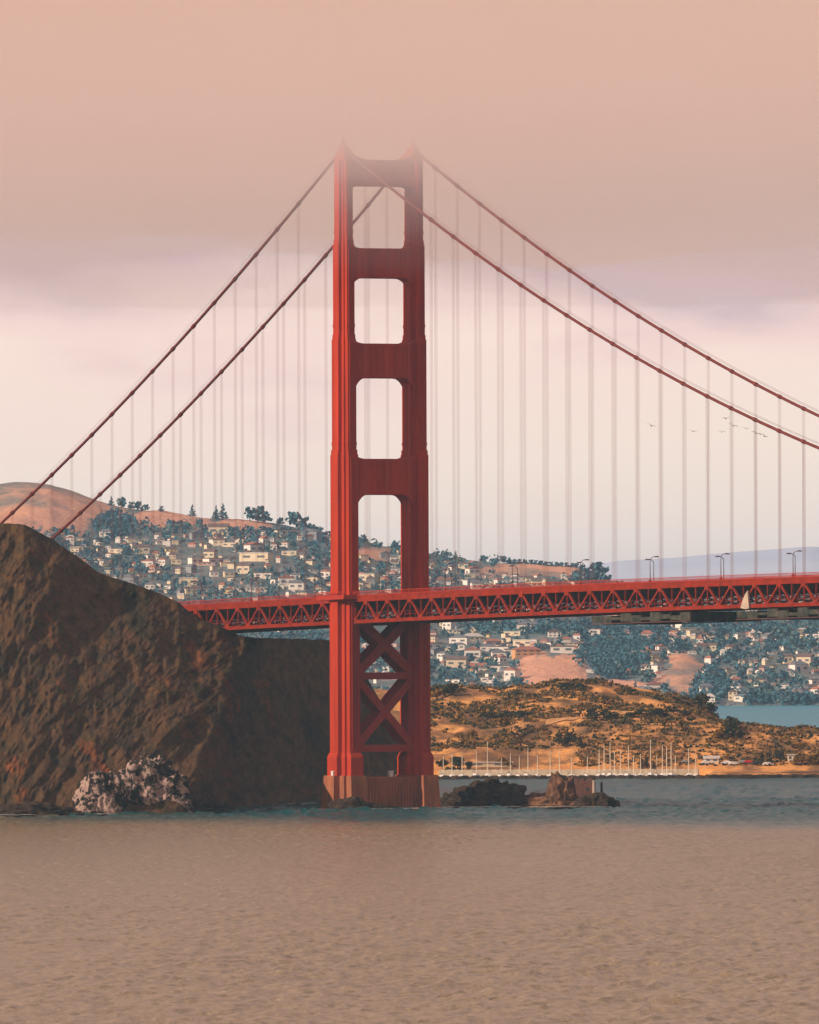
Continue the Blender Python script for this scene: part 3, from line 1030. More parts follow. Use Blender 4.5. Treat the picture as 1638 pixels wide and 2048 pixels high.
# foliage: leaf sized quads scattered through clumps
def leaf_quads(centres, radii, n, size, flat=1.0, seed=0):
    r = np.random.default_rng(seed)
    C = np.repeat(np.asarray(centres, float), n, 0)
    RR = np.repeat(np.asarray(radii, float), n, 0)
    k = len(C)
    d = r.normal(size=(k, 3))
    d /= np.linalg.norm(d, axis=1, keepdims=True)
    rad = r.random((k, 1)) ** 0.33
    p = C + d * rad * RR
    nrm = d * 0.7 + r.normal(size=(k, 3)) * 0.6 + np.array([0, 0, 0.25])
    nrm /= np.linalg.norm(nrm, axis=1, keepdims=True)
    a = np.cross(nrm, r.normal(size=(k, 3)))
    a /= np.linalg.norm(a, axis=1, keepdims=True)
    b = np.cross(nrm, a)
    s = size * (0.6 + 0.8 * r.random((k, 1)))
    s2 = s * (0.6 + 0.5 * r.random((k, 1)))
    Q = np.stack([p - a * s - b * s2 * .6, p + a * s * .7 - b * s2, p + a * s + b * s2 * .7, p - a * s * .6 + b * s2], 1)
    return Q


def tree_proto(name, h, w, kind, mats, seed, nleaf=9, leaf=0.09):
    """unit trees: trunk with limbs, crown of leaf clumps"""
    r = random.Random(seed)
    root = empty(name)
    mb = MB()
    mb.tube([(0, 0, -0.4), (0.02 * w, 0, h * 0.3), (0.05 * w * r.uniform(-1, 1), 0, h * 0.75)], [0.045 * h, 0.032 * h, 0.012 * h], 6)
    cl = []
    rd = []
    if kind == 'pine':
        for i in range(11):
            t = i / 10
            rr = w * 0.5 * (1 - t) ** 0.8 + 0.04 * w
            for j in range(max(1, int(5 * (1 - t)) + 1)):
                a = r.uniform(0, 6.28)
                q = r.uniform(0.2, 0.9) * rr
                cl.append((math.cos(a) * q, math.sin(a) * q, h * (0.18 + 0.8 * t)))
                rd.append((rr * 0.5, rr * 0.5, h * 0.06))
                if j == 0: mb.tube([(0, 0, h * (0.15 + 0.75 * t)), cl[-1]], [0.012 * h, 0.004 * h], 4)
    else:
        for i in range(20):
            a = r.uniform(0, 6.28)
            q = r.uniform(0, 1) ** 0.6 * w * 0.38
            z = h * r.uniform(0.30, 0.86)
            q *= 1.0 - 0.6 * max(0, (z / h - 0.55) / 0.45)
            cl.append((math.cos(a) * q, math.sin(a) * q, z))
            s = r.uniform(0.11, 0.2)
            rd.append((w * s, w * s, h * s * 0.75))
            if i % 3 == 0: mb.tube([(0, 0, h * 0.28), cl[-1]], [0.02 * h, 0.006 * h], 4)
    mb.build('trunk', M['trunk'], root)
    Q = leaf_quads(cl, rd, nleaf, leaf * w, seed=seed)
    mi = (np.random.default_rng(seed).random(len(Q)) < 0.22).astype(int)
    quads_mesh('crown', Q, mats, mi, root)
    return root


PROTO_USED = set()


def place_tree(proto, loc, sc, label, group, rz, cat='tree', name=None):
    if proto.name not in PROTO_USED:
        PROTO_USED.add(proto.name)
        t = proto
    else:
        t = copy_tree(proto)
    t.location = loc
    t.scale = (sc[0], sc[0], sc[1])
    t.rotation_euler = (0, 0, rz)
    tag(t, label, cat, group)
    return t


fort_protos = [tree_proto('round_tree', 6, 7, 'round', [M['leaf'][0], M['leaf'][1]], 100 + i, nleaf=16, leaf=0.055) for i in range(3)]
fort_tall = [tree_proto('cypress_tree', 8, 6, 'pine', [M['leaf'][0], M['leaf'][1]], 120 + i, nleaf=12, leaf=0.055) for i in range(2)]
bpy.context.view_layer.update()
clumps = [  # photo column, distance, width, height, number, spread, what
    (905, 5446, 6, 5.2, 7, 30, 'behind the marina beside the tower leg', 0),
    (1408, 5780, 7, 6.5, 6, 22, 'at the bay end of the low hill', 0),
    (1462, 5760, 6, 5, 4, 12, 'by the far channel', 0),
    (1462, 5495, 6, 6, 6, 22, 'in the gully above the parked cars', 0),
    (1020, 5640, 6, 4, 8, 34, 'halfway up the scrub hill', 0),
    (1130, 5760, 7, 4.5, 8, 34, 'along the hilltop right of the tower', 0),
    (1215, 5600, 6, 4, 9, 46, 'below the sandy road on the hill', 0),
    (1330, 5610, 6, 4, 6, 50, 'on the right flank of the low hill', 0),
    (1140, 5500, 5, 4.5, 5, 30, 'above the golden bank behind the masts', 1),
    (1290, 5445, 3, 4.5, 3, 50, 'among the masts on the shore', 1),
    (1545, 5447, 4, 4.5, 4, 40, 'beside the parked cars by the sea wall', 1),
    (890, 5750, 8, 5, 5, 30, 'on the hilltop beside the tower leg', 0),
]
ti = 0
for (cx, Y, w_, h_, n, sp, where, kd) in clumps:
    for i in range(n):
        px = cx + random.gauss(0, sp * 0.55)
        Yt = Y + random.uniform(-12, 12)
        z = float(fort_z(np.array([px]), np.array([Yt]))[0])
        pr = (fort_protos if kd == 0 else fort_tall)[ti % (3 if kd == 0 else 2)]
        ti += 1
        k = random.uniform(0.75, 1.15)
        place_tree(pr, ((px - 819) / F * Yt, Yt, z - 0.3), (k * w_ / 6.5, k * h_ / 6.5), 'dark %s tree in a clump %s' % ('round' if kd == 0 else 'narrow', where),
                   'trees ' + where, random.uniform(0, 6))

bush0 = tree_proto('bush', 3.2, 4.5, 'round', [M['leaf'][2], M['leaf'][1]], 150, nleaf=16, leaf=0.06)
bpy.context.view_layer.update()
for i, (px, Y, k, where) in enumerate(((1003, 5452, 1.3, 'behind the boats'), (1012, 5450, 1.0, 'behind the boats'), (1170, 5448, 1.0, 'behind the boats'), (1186, 5450, 0.8, 'behind the boats'), (945, 5560, 1.2, 'on the scrub hill'),
                                       (1005, 5600, 1.5, 'on the scrub hill'), (872, 5740, 1.6, 'on the scrub hill'), (1590, 5447, 1.2, 'along the shore at the right edge'), (1603, 5450, 1.6, 'along the shore at the right edge'),
                                       (1617, 5447, 1.4, 'along the shore at the right edge'), (1632, 5450, 1.5, 'along the shore at the right edge'), (1443, 5490, 1.7, 'beside the gully above the cars'), (1432, 5488, 1.2, 'beside the gully above the cars'))):
    z = float(fort_z(np.array([float(px)]), np.array([float(Y)]))[0])
    place_tree(bush0, ((px - 819) / F * Y, Y, z - 0.2), (k, k), 'golden yellow bush ' + where, 'golden bushes ' + where, i * 1.3, 'bush')

# scrub on the peninsula
n = 6000
px = rng.uniform(840, 1700, n)
Y = rng.uniform(5500, 5830, n)
dens = fbm((px - 819) / F * Y / 14, Y / 30, 4, 71)
flat_gold = (px > 1150) & (Y < 5560) & (Y > 5500) & (rng.random(n) < 0.6)
road = np.abs(Y - (5600 + 0.12 * (px - 1100))) < 8
keep = (dens > -0.16) & ~flat_gold & ~road
px, Y = px[keep], Y[keep]
z = fort_z(px, Y)
k = len(px)
rad = rng.uniform(0.4, 1.9, (k, 1)) * np.array([[1.2, 1.0, 0.7]])
Q = leaf_quads(np.stack([(px - 819) / F * Y, Y, z + 0.4], -1), rad, 16, 0.42, seed=5)
mi = np.repeat(rng.choice([0, 1, 1, 2], k), 16)
# bluff face
m_ = 1100
px = rng.uniform(1150, 1750, m_)
Y = rng.uniform(5446, 5506, m_)
z = fort_z(px, Y)
rad = rng.uniform(0.5, 1.5, (m_, 1)) * np.array([[1.2, 1.0, 0.6]])
Q2 = leaf_quads(np.stack([(px - 819) / F * Y, Y, z + 0.2], -1), rad, 14, 0.38, seed=6)
mi2 = np.repeat(rng.choice([0, 1, 2, 2], m_), 14)
sc = quads_mesh('scrub', np.concatenate([Q, Q2]), M['leaf'], np.concatenate([mi, mi2]))
tag(sc, 'low dark and rusty scrub covering the golden hill behind the marina', 'scrub', kind='stuff')

# sandy road on the hill
mb = MB()
M['sand'] = mat('sand', (0.62, 0.33, 0.13), (0.5, 0.25, 0.09), scale=0.1, rough=0.95)
rp = [(1090 + 8 * i, 5598 + 1.1 * i) for i in range(44)]
for (a, ya), (b, yb) in zip(rp[:-1], rp[1:]):
    za = [float(fort_z(np.array([p]), np.array([q]))[0]) for p, q in ((a, ya - 4), (b, yb - 4), (b, yb + 5), (a, ya + 5))]
    mb.quad(((a - 819) / F * (ya - 4), ya - 4, za[0] + .35), ((b - 819) / F * (yb - 4), yb - 4, za[1] + .35), ((b - 819) / F * (yb + 5), yb + 5, za[2] + .45), ((a - 819) / F * (ya + 5), ya + 5, za[3] + .45))
tag(mb.build('path', M['sand']), kind='structure')

# ------------------------------------------------------------------ sailing boats
boats = []
for L, mh in ((9.0, 12.5), (11.0, 15.0)):
    b = empty('sailing_boat')
    mb = MB()
    secs = [(-L / 2, 1.0, 1.0), (-L / 4, 1.45, 1.05), (0, 1.55, 1.1), (L / 4, 1.2, 1.2), (L / 2, 0.12, 1.45)]
    prev = None
    for x, wd, dh in secs:
        cur = [(x, -wd, dh), (x, -wd * 0.8, -0.1), (x, 0, -0.5), (x, wd * 0.8, -0.1), (x, wd, dh)]
        if prev:
            for j in range(4): mb.quad(prev[j], cur[j], cur[j + 1], prev[j + 1])
            mb.quad(prev[4], cur[4], cur[0], prev[0])
        else: mb.quad(*cur)
        prev = cur
    hull = mb.build('hull', M['white'], b)
    MB().box((-0.3, 0, 1.45), (L * 0.36, 1.7, 0.75), taper=0.8).build('cabin', M['white'], b)
    MB().tube([(L * 0.08, 0, 1.0), (L * 0.08, 0, mh)], [0.21, 0.15], 6).build('mast', M['mast'], b)
    MB().tube([(L * 0.08, 0, 2.5), (-L * 0.36, 0, 2.6)], 0.16, 6).build('boom', M['tarp'], b)
    mb = MB()
    for q in ((L / 2, 0, 1.4), (-L / 2, 0, 1.0), (L * 0.05, 1.4, 1.1), (L * 0.05, -1.4, 1.1)):
        mb.tube([(L * 0.08, 0, mh - 0.1), q], 0.025, 3, cap=False)
    mb.build('rigging', M['dark_metal'], b)
    boats.append(b)
bpy.context.view_layer.update()
bk = [list(b.children) for b in boats]
spots = [(884, 9), (903, 10), (922, 9.5), (950, 11), (974, 14.8), (1000, 8), (1018, 10), (1036, 9), (1053, 12.2), (1074, 9), (1098, 11.2), (1118, 10.8), (1142, 8), (1172, 9),
         (1196, 11.5), (1206, 13), (1218, 14.6), (1228, 10.8), (1240, 11.4), (1254, 13.2), (1266, 9), (1280, 9.5), (1299, 15.6), (1311, 9), (1324, 13), (1332, 12.4), (1340, 14.2), (1348, 9), (1376, 11.5), (1390, 9)]
used = [False, False]
for i, (px, mh) in enumerate(spots):
    v = 1 if mh > 11 else 0
    b = boats[v] if not used[v] else copy_tree(boats[v], ch=bk[v])
    used[v] = True
    Y = 5402 + (i * 7) % 22
    b.location = ((px - 819) / F * Y, Y, 0.15)
    b.rotation_euler = (0, 0, R(random.choice([80, 95, 70, 100])))
    ms = (12.5, 15.0)[v]
    b.scale = (1, 1, mh / ms)
    if i == 4: lab, g = 'white sailing boat with a tall lone mast nearest the golden bank left of the marina', None
    elif i == 22: lab, g = 'white sailing boat with the tallest mast in the marina', None
    elif i >= 28: lab, g = 'white sailing boat moored at the right end of the marina', 'boats at the right end of the marina'
    elif px < 1180: lab, g = 'white sailing boat in the loosely spaced row nearest the tower', 'sailing boats moored nearer the tower'
    else: lab, g = 'white sailing boat in the crowded right half of the marina', 'sailing boats crowded in the marina'
    if b.get('group'): del b['group']
    tag(b, lab, 'sailing boat', g)

# ------------------------------------------------------------------ cars by the sea wall
def make_car(paint):
    c = empty('parked_car')
    mb = MB()
    prof = [(-2.2, 0.35), (2.2, 0.35), (2.25, 0.75), (1.35, 0.92), (0.7, 1.45), (-1.2, 1.48), (-1.85, 0.98), (-2.25, 0.9)]
    n0 = len(prof)
    for y in (-0.88, 0.88):
        for x, z in prof: mb.v.append((x, y * (0.86 if z > 1.2 else 1), z))
    for i in range(n0):
        j = (i + 1) % n0
        mb.f.append((i, j, n0 + j, n0 + i))
    mb.f.append(tuple(reversed(range(n0))))
    mb.f.append(tuple(range(n0, 2 * n0)))
    mb.build('body', paint, c)
    MB().box((-0.25, 0, 1.2), (1.9, 1.74, 0.36), taper=0.86).build('windows', M['glass'], c)
    for x in (-1.35, 1.35):
        for y in (-0.85, 0.85):
            MB().tube([(x, y - 0.1, 0.33), (x, y + 0.1, 0.33)], 0.33, 10).build('wheel', M['asphalt'], c)
    return c


cars = [(1411, 'white', 'white car parked beside the pale shed'), (1450, 'white', 'left one of two white cars side by side'), (1466, 'white', 'right one of two white cars side by side'),
        (1482, 'grey', 'grey car parked left of the red car'), (1496, 'red', 'small red car parked on the shore road'), (1512, 'dark', 'dark car parked right of the red car'),
        (1534, 'white', 'lone white car right of the dark car'), (1372, 'grey', 'grey car parked at the right end of the marina')]
paints = {'white': M['white'], 'grey': mat('grey_car', (0.3, 0.3, 0.3)), 'red': mat('red_car', (0.5, 0.03, 0.02)), 'dark': mat('dark_car', (0.02, 0.025, 0.03))}
cp = {}
for px, col, lab in cars:
    Y = 5446 + random.uniform(0, 5)
    if col not in cp:
        c = make_car(paints[col])
        bpy.context.view_layer.update()
        cp[col] = (c, list(c.children))
    else: c = copy_tree(cp[col][0], ch=cp[col][1])
    z = float(fort_z(np.array([float(px)]), np.array([Y]))[0])
    c.location = ((px - 819) / F * Y, Y, z)
    c.rotation_euler = (0, 0, R(random.choice([0, 180, 8])))
    tag(c, lab, 'car', 'cars parked along the shore')


# ------------------------------------------------------------------ houses
wallm = {'white': mat('white_wall', (0.80, 0.72, 0.62), (0.7, 0.62, 0.52), scale=0.2), 'cream': mat('cream_wall', (0.72, 0.58, 0.38), (0.62, 0.5, 0.33), scale=0.2),
         'pink': mat('pink_wall', (0.60, 0.38, 0.30), (0.5, 0.33, 0.26), scale=0.2), 'yellow': mat('yellow_wall', (0.75, 0.55, 0.18), (0.65, 0.48, 0.18), scale=0.2),
         'grey': mat('grey_wall', (0.28, 0.27, 0.27), (0.22, 0.21, 0.21), scale=0.2), 'ochre': mat('ochre_wall', (0.66, 0.33, 0.12), (0.55, 0.28, 0.11), scale=0.2)}
roofm = {'brown': mat('brown_roof', (0.16, 0.10, 0.08), scale=0.4), 'grey': mat('grey_roof', (0.16, 0.16, 0.17), scale=0.4), 'red': mat('tile_roof', (0.38, 0.14, 0.08), scale=0.4),
         'pale': mat('pale_roof', (0.55, 0.50, 0.45), scale=0.4)}


def make_house(name, w_, d_, h_, wall, roof, kind, nwin=2, rows=1):
    r = empty(name)
    MB().box((0, 0, h_ / 2 - 2), (w_, d_, h_ + 4)).build('wall', wallm[wall], r)
    mb = MB()
    o = 0.5
    x, y = w_ / 2 + o, d_ / 2 + o
    if kind == 'gable':
        rh = d_ * 0.28
        a = [(-x, -y, h_ - .1), (x, -y, h_ - .1), (x, y, h_ - .1), (-x, y, h_ - .1), (-x, 0, h_ + rh), (x, 0, h_ + rh)]
        mb.v += a
        mb.f += [(0, 1, 5, 4), (2, 3, 4, 5), (3, 0, 4), (1, 2, 5), (3, 2, 1, 0)]
    elif kind == 'gablex':
        rh = w_ * 0.26
        a = [(-x, -y, h_ - .1), (x, -y, h_ - .1), (x, y, h_ - .1), (-x, y, h_ - .1), (0, -y, h_ + rh), (0, y, h_ + rh)]
        mb.v += a
        mb.f += [(0, 1, 4), (2, 3, 5), (3, 0, 4, 5), (1, 2, 5, 4), (3, 2, 1, 0)]
    elif kind == 'hip':
        rh = d_ * 0.26
        a = [(-x, -y, h_ - .1), (x, -y, h_ - .1), (x, y, h_ - .1), (-x, y, h_ - .1), (-x * 0.45, 0, h_ + rh), (x * 0.45, 0, h_ + rh)]
        mb.v += a
        mb.f += [(0, 1, 5, 4), (2, 3, 4, 5), (3, 0, 4), (1, 2, 5), (3, 2, 1, 0)]
    else:
        mb.box((0, 0, h_ + 0.2), (w_ + 0.8, d_ + 0.8, 0.5))
    mb.build('roof', roofm[roof], r)
    for rr in range(rows):
        for i in range(nwin):
            xx = (i + 0.5) / nwin * w_ - w_ / 2
            zz = h_ * (rr + 0.55) / rows
            MB().box((xx, -d_ / 2 - 0.03, zz), (w_ / nwin * 0.5, 0.14, min(1.5, h_ / rows * 0.42))).build('window', M['pane'], r)
    return r


t = M['farhill'].node_tree
src = t.nodes['Principled BSDF'].inputs['Base Color'].links[0].from_socket
an = N(t, 'ShaderNodeAttribute', attribute_name='grassland')
geo = N(t, 'ShaderNodeNewGeometry')
nz = N(t, 'ShaderNodeTexNoise', inp={'Scale': 0.03, 'Detail': 6.0, 'Roughness': 0.7})
t.links.new(geo.outputs['Position'], nz.inputs['Vector'])
rg = N(t, 'ShaderNodeMapRange', inp={'From Min': 0.35, 'From Max': 0.65})
t.links.new(nz.outputs['Fac'], rg.inputs[0])
veg = N(t, 'ShaderNodeMix', data_type='RGBA', inp={6: (0.07, 0.13, 0.13, 1), 7: (0.24, 0.21, 0.19, 1)})  # ground cover tones, tinted bluish in place of haze
t.links.new(rg.outputs[0], veg.inputs[0])
mx = N(t, 'ShaderNodeMix', data_type='RGBA')
t.links.new(an.outputs['Fac'], mx.inputs[0])
t.links.new(veg.outputs[2], mx.inputs[6])
t.links.new(src, mx.inputs[7])
t.links.new(mx.outputs[2], t.nodes['Principled BSDF'].inputs['Base Color'])

# far hillside height
FR = ([-2800, -1700, -1100, -700, -200, 0, 40, 100, 160, 220, 260, 330, 420, 520, 600, 640, 720, 760, 800, 860, 920, 1000, 1060, 1155, 1168, 1200, 1300, 1450, 1640, 2100, 2600],
      [1230, 1120, 1040, 1000, 975, 972, 969, 973, 993, 1013, 1022, 1027, 1042, 1048, 1062, 1076, 1087, 1096, 1101, 1112, 1122, 1130, 1131, 1139, 1152, 1164, 1172, 1178, 1184, 1215, 1300])
YS, YR = 10650.0, 12400.0


def far_z(px, Y):
    px, Y = np.atleast_1d(px).astype(float), np.atleast_1d(Y).astype(float)
    rz = 60 - (np.interp(px, *FR) - 4.6 + (px - 819) * ROLL - 1265.3) / F * YR
    t = (Y - YS) / (YR - YS)
    X = (px - 819) / F * Y
    up_ = np.clip(t, 0, 1) ** 0.85
    z = rz * up_
    und = 9 * fbm(X / 170, Y / 330, 4, 81) * sstep(t / 0.12) * (1 - sstep((t - 0.8) / 0.2))
    for (kx, kY, wx, wY, kh) in ((1100, 11100, 90, 420, 8), (1350, 11020, 70, 360, 7), (1220, 11150, 60, 260, 4), (560, 11900, 160, 300, 8)):
        und = und + kh * np.exp(-((px - kx) / wx) ** 2 - ((Y - kY) / wY) ** 2)
    z = z + und
    z = np.where(t > 1, rz - (t - 1) * 60, z)
    z = z + 1.2 * fbm(X / 18, Y / 30, 3, 83) * sstep(t / 0.05)
    return np.where(t <= 0, -2 + t * 100, z)


pxs = np.concatenate([np.linspace(-2800, -720, 90), np.linspace(-700, 2600, 520)])
yss = np.concatenate([[10500, 10640], np.linspace(10650, 12400, 170), np.linspace(12420, 14500, 26)])
YY, PX = np.meshgrid(yss, pxs, indexing='ij')
bare = [(60, 1000, 190, 62), (330, 1036, 95, 15), (470, 1050, 70, 12), (1105, 1345, 75, 40), (1365, 1350, 48, 42), (1060, 1142, 110, 14), (740, 1108, 45, 12), (1220, 1375, 90, 14)]
ZZ = far_z(PX, YY)
hill = grid_mesh('hill', np.stack([(PX - 819) / F * YY, YY, ZZ], -1), M['farhill'])
QY = YH - (ZZ - EYE) * F / YY - (PX - 819) * ROLL
bv = np.zeros_like(QY)
for a, b, c, d in bare:
    q = np.sqrt(((PX - a) / c) ** 2 + ((QY - b) / d) ** 2) + 0.75 * fbm(PX / 26, YY / 110, 4, 7)
    bv = np.maximum(bv, sstep((1.12 - q) / 0.14))
at_ = hill.data.attributes.new('grassland', 'FLOAT', 'POINT')
at_.data.foreach_set('value', bv.astype(np.float32).ravel())
tag(bpy.data.objects['hill'], kind='structure')


def far_py(px, Y, z):
    """photo row of a far point"""
    V = YH - (z - EYE) * F / Y
    return V - (px - 819) * ROLL




def is_bare(px, py):
    return any(((px - a) / c) ** 2 + ((py - b) / d) ** 2 < 1 for a, b, c, d in bare)


variants = [('white', 'grey', 'hip'), ('cream', 'brown', 'gable'), ('white', 'brown', 'flat'), ('pink', 'red', 'hip'), ('cream', 'pale', 'flat'), ('grey', 'grey', 'gablex'), ('white', 'red', 'gablex'), ('yellow', 'brown', 'hip')]
hp = []
for i, (wl, rf, kd) in enumerate(variants):
    h = make_house('house', [10, 9, 12, 9, 14, 9, 8, 9][i], 8, [5.5, 6, 4.5, 5, 5.5, 6, 6.5, 5][i], wl, rf, kd)
    hp.append(h)
bpy.context.view_layer.update()
hk = [list(h.children) for h in hp]
hused = [False] * len(hp)
zones = [(100, 655, 1070, 1195, 105, 'on the high left hillside'), (722, 800, 1115, 1185, 14, 'seen through the tower between its legs'),
         (862, 1160, 1135, 1180, 26, 'just above the deck right of the tower'), (862, 1130, 1248, 1375, 62, 'below the deck beside the tower'),
         (1130, 1660, 1248, 1412, 90, 'on the far slope at lower right')]
occupied = []
for (x0, x1, y0, y1, n, where) in zones:
    c_, tries = 0, 0
    while c_ < n and tries < 6000:
        tries += 1
        px, Y = random.uniform(x0, x1), random.uniform(YS + 25, YR - 60)
        z = float(far_z(px, Y)[0])
        py = far_py(px, Y, z)
        if not (y0 < py < y1) or is_bare(px, py): continue
        if any(abs(px - a) < 17 and abs(py - b) < 5 for a, b in occupied): continue
        occupied.append((px, py))
        v = random.choices(range(8), [5, 4, 4, 2, 4, 3, 4, 0.8])[0]
        h = hp[v] if not hused[v] else copy_tree(hp[v], ch=hk[v])
        hused[v] = True
        h.location = ((px - 819) / F * Y, Y, z)
        h.rotation_euler = (0, 0, R(random.uniform(-35, 45)))
        k = random.choice([0.45, 0.6, 0.75, 0.9, 1.15]) * random.uniform(0.85, 1.15)
        h.scale = (k * random.uniform(0.7, 1.7), k, k)
        wl, rf, kd = variants[v]
        shape = {'hip': 'hipped', 'gable': 'gabled', 'gablex': 'gabled', 'flat': 'flat'}[kd]
        tag(h, '%s house with a %s %s roof %s' % (wl, shape, {'red': 'terracotta'}.get(rf, rf), where), 'house', 'houses ' + where)
        c_ += 1

specials = [(500, 1183, 70, 8, 'white', 'pale', 'flat', 'long pale building complex standing just above the left part of the deck', 8),
            (342, 1104, 24, 7, 'yellow', 'brown', 'hip', 'yellow house high on the left hillside', 3), (212, 1132, 22, 8, 'yellow', 'brown', 'gable', 'bright yellow house above the headland ridge', 3),
            (150, 1100, 34, 6, 'cream', 'pale', 'flat', 'wide cream house peeping over the left headland slope', 4), (425, 1130, 60, 6, 'pink', 'red', 'flat', 'long pink terrace in the middle of the left hillside', 6),
            (290, 1140, 44, 5, 'pink', 'pale', 'flat', 'long low pinkish house above the headland slope', 5),
            (1052, 1312, 54, 13, 'ochre', 'red', 'hip', 'large ochre building in the middle of the far slope', 4), (905, 1266, 36, 6, 'cream', 'pale', 'flat', 'wide cream building right beside the tower below the deck', 4),
            (945, 1282, 40, 9, 'cream', 'pale', 'hip', 'broad cream building below the deck near the tower', 4), (1108, 1274, 26, 11, 'white', 'brown', 'gablex', 'tall white gabled house under the deck', 3),
            (1135, 1290, 60, 4, 'cream', 'pale', 'flat', 'long low cream building beneath the dark work platform', 6), (960, 1340, 40, 7, 'ochre', 'red', 'gable', 'orange roofed house on the slope near the tower', 3),
            (1413, 1404, 36, 11, 'white', 'pale', 'hip', 'large white waterfront house at the tip of the far shore', 4), (1392, 1406, 22, 6, 'white', 'grey', 'flat', 'low white boathouse at the left end of the far waterfront', 2),
            (1465, 1400, 18, 17, 'cream', 'brown', 'gablex', 'tall cream waterfront house with a gabled roof', 2), (1510, 1275, 24, 9, 'cream', 'pale', 'hip', 'cream house standing out under the right end of the deck', 3),
            (1600, 1385, 20, 12, 'white', 'grey', 'gable', 'tall white house near the right edge above the water', 2), (1470, 1368, 24, 10, 'cream', 'red', 'hip', 'cream house with a terracotta roof above the waterfront', 3),
            (1634, 1402, 20, 9, 'ochre', 'brown', 'hip', 'ochre house at the right edge beside the water', 2), (1320, 1322, 20, 4, 'white', 'pale', 'flat', 'low white house between the two bare knolls', 2)]
for (px, py, wpx, hpx, wl, rf, kd, lab, nw) in specials:
    # find the distance at which the hill is seen at that row
    Ys = np.linspace(YS + 10, YR - 20, 500)
    pys = far_py(px, Ys, far_z(np.full_like(Ys, px), Ys))
    i = int(np.argmin(np.abs(pys - py)))
    Y = float(Ys[i])
    z = float(far_z(px, Y)[0])
    w_ = wpx * Y / F
    h = make_house('house' if wpx < 44 else 'building', w_, min(w_ * 0.7, 11), hpx * Y / F, wl, rf, kd, nw, 2 if hpx > 10 else 1)
    h.location = ((px - 819) / F * Y, Y, z)
    h.rotation_euler = (0, 0, R(random.uniform(-12, 25)))
    tag(h, lab, 'house' if wpx < 44 else 'building')
# shore buildings on the peninsula
for (px, Y, w_, d_, h_, wl, rf, kd, lab) in ((1421, 5452, 6, 4, 1.6, 'white', 'pale', 'gable', 'small pale shed with a gabled roof behind the parked cars'),
                                            (1583, 5455, 4, 3, 2.4, 'white', 'pale', 'flat', 'small white hut among yellow bushes near the right edge'),
                                            (975, 5452, 20, 4, 1.4, 'cream', 'pale', 'flat', 'long low cream shed on the golden shore behind the boats')):
    h = make_house('shed', w_, d_, h_, wl, rf, kd, 2)
    h.location = ((px - 819) / F * Y, Y, float(fort_z(np.array([float(px)]), np.array([float(Y)]))[0]))
    tag(h, lab, 'shed')

# the smaller houses further up and between: too many to tell apart
HQ, HM = [], []
hr = random.Random(5)
tries = 0
while len(HQ) < 1250 * 7 and tries < 30000:
    tries += 1
    px, Y = hr.uniform(-1000, 2300), hr.uniform(YS + 20, YR - 50)
    z = float(far_z(px, Y)[0])
    py = far_py(px, Y, z)
    if py < 1075 + max(0, px - 640) * 0.12 or is_bare(px, py): continue
    if any(abs(px - a) < 12 and abs(py - b) < 3 for a, b in occupied): continue
    w_, d_, h_ = hr.uniform(3.5, 8.5), hr.uniform(3.5, 6), hr.uniform(2.6, 4.6)
    a = R(hr.uniform(-40, 45))
    ca, sa = math.cos(a), math.sin(a)
    X = (px - 819) / F * Y
    P_ = lambda x, y, q: (X + x * ca - y * sa, Y + x * sa + y * ca, z + q)
    x, y = w_ / 2, d_ / 2
    rh = hr.choice([0.3, 1.6, 2.0])
    wi, ri = hr.choice([0, 0, 1, 1, 2, 3]), hr.choice([4, 5, 6, 7])
    for q in ([(-x, -y, -2), (x, -y, -2), (x, -y, h_), (-x, -y, h_)], [(x, -y, -2), (x, y, -2), (x, y, h_), (x, -y, h_)],
              [(x, y, -2), (-x, y, -2), (-x, y, h_), (x, y, h_)], [(-x, y, -2), (-x, -y, -2), (-x, -y, h_), (-x, y, h_)]):
        HQ.append([P_(*v) for v in q]); HM.append(wi)
    x += .4; y += .4
    for q in ([(-x, -y, h_), (x, -y, h_), (x * .5, 0, h_ + rh), (-x * .5, 0, h_ + rh)], [(x, y, h_), (-x, y, h_), (-x * .5, 0, h_ + rh), (x * .5, 0, h_ + rh)],
              [(-x, y, h_), (-x, -y, h_), (-x * .5, 0, h_ + rh), (-x * .5, 0, h_ + rh + .01)]):
        HQ.append([P_(*v) for v in q]); HM.append(ri)
tag(quads_mesh('houses', np.array(HQ), [wallm['white'], wallm['cream'], wallm['pink'], wallm['grey'], roofm['brown'], roofm['grey'], roofm['red'], roofm['pale']], np.array(HM)),
    'countless small pale houses packed between the larger ones over the far hillside', 'houses', kind='stuff')

# ------------------------------------------------------------------ far trees
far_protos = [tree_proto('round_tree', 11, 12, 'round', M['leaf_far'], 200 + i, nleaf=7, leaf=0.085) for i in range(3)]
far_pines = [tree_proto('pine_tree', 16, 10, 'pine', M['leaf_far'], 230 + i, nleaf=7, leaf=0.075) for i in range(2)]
bpy.context.view_layer.update()
ridge_trees = [(222, 10, 'p'), (243, 12, 'r'), (262, 9, 'r'), (277, 10, 'r'), (290, 8, 'r'), (322, 7, 'r'), (385, 12, 'p'), (432, 14, 'p'), (446, 16, 'p'), (500, 15, 'r'), (516, 17, 'r'), (530, 13, 'r'), (560, 9, 'r'),
               (592, 18, 'r'), (606, 15, 'r'), (625, 10, 'r'), (640, 11, 'r'), (726, 9, 'r'), (790, 8, 'r'), (889, 7, 'r'), (911, 9, 'p'), (966, 8, 'r'), (1008, 9, 'r'), (1165, 9, 'r')]
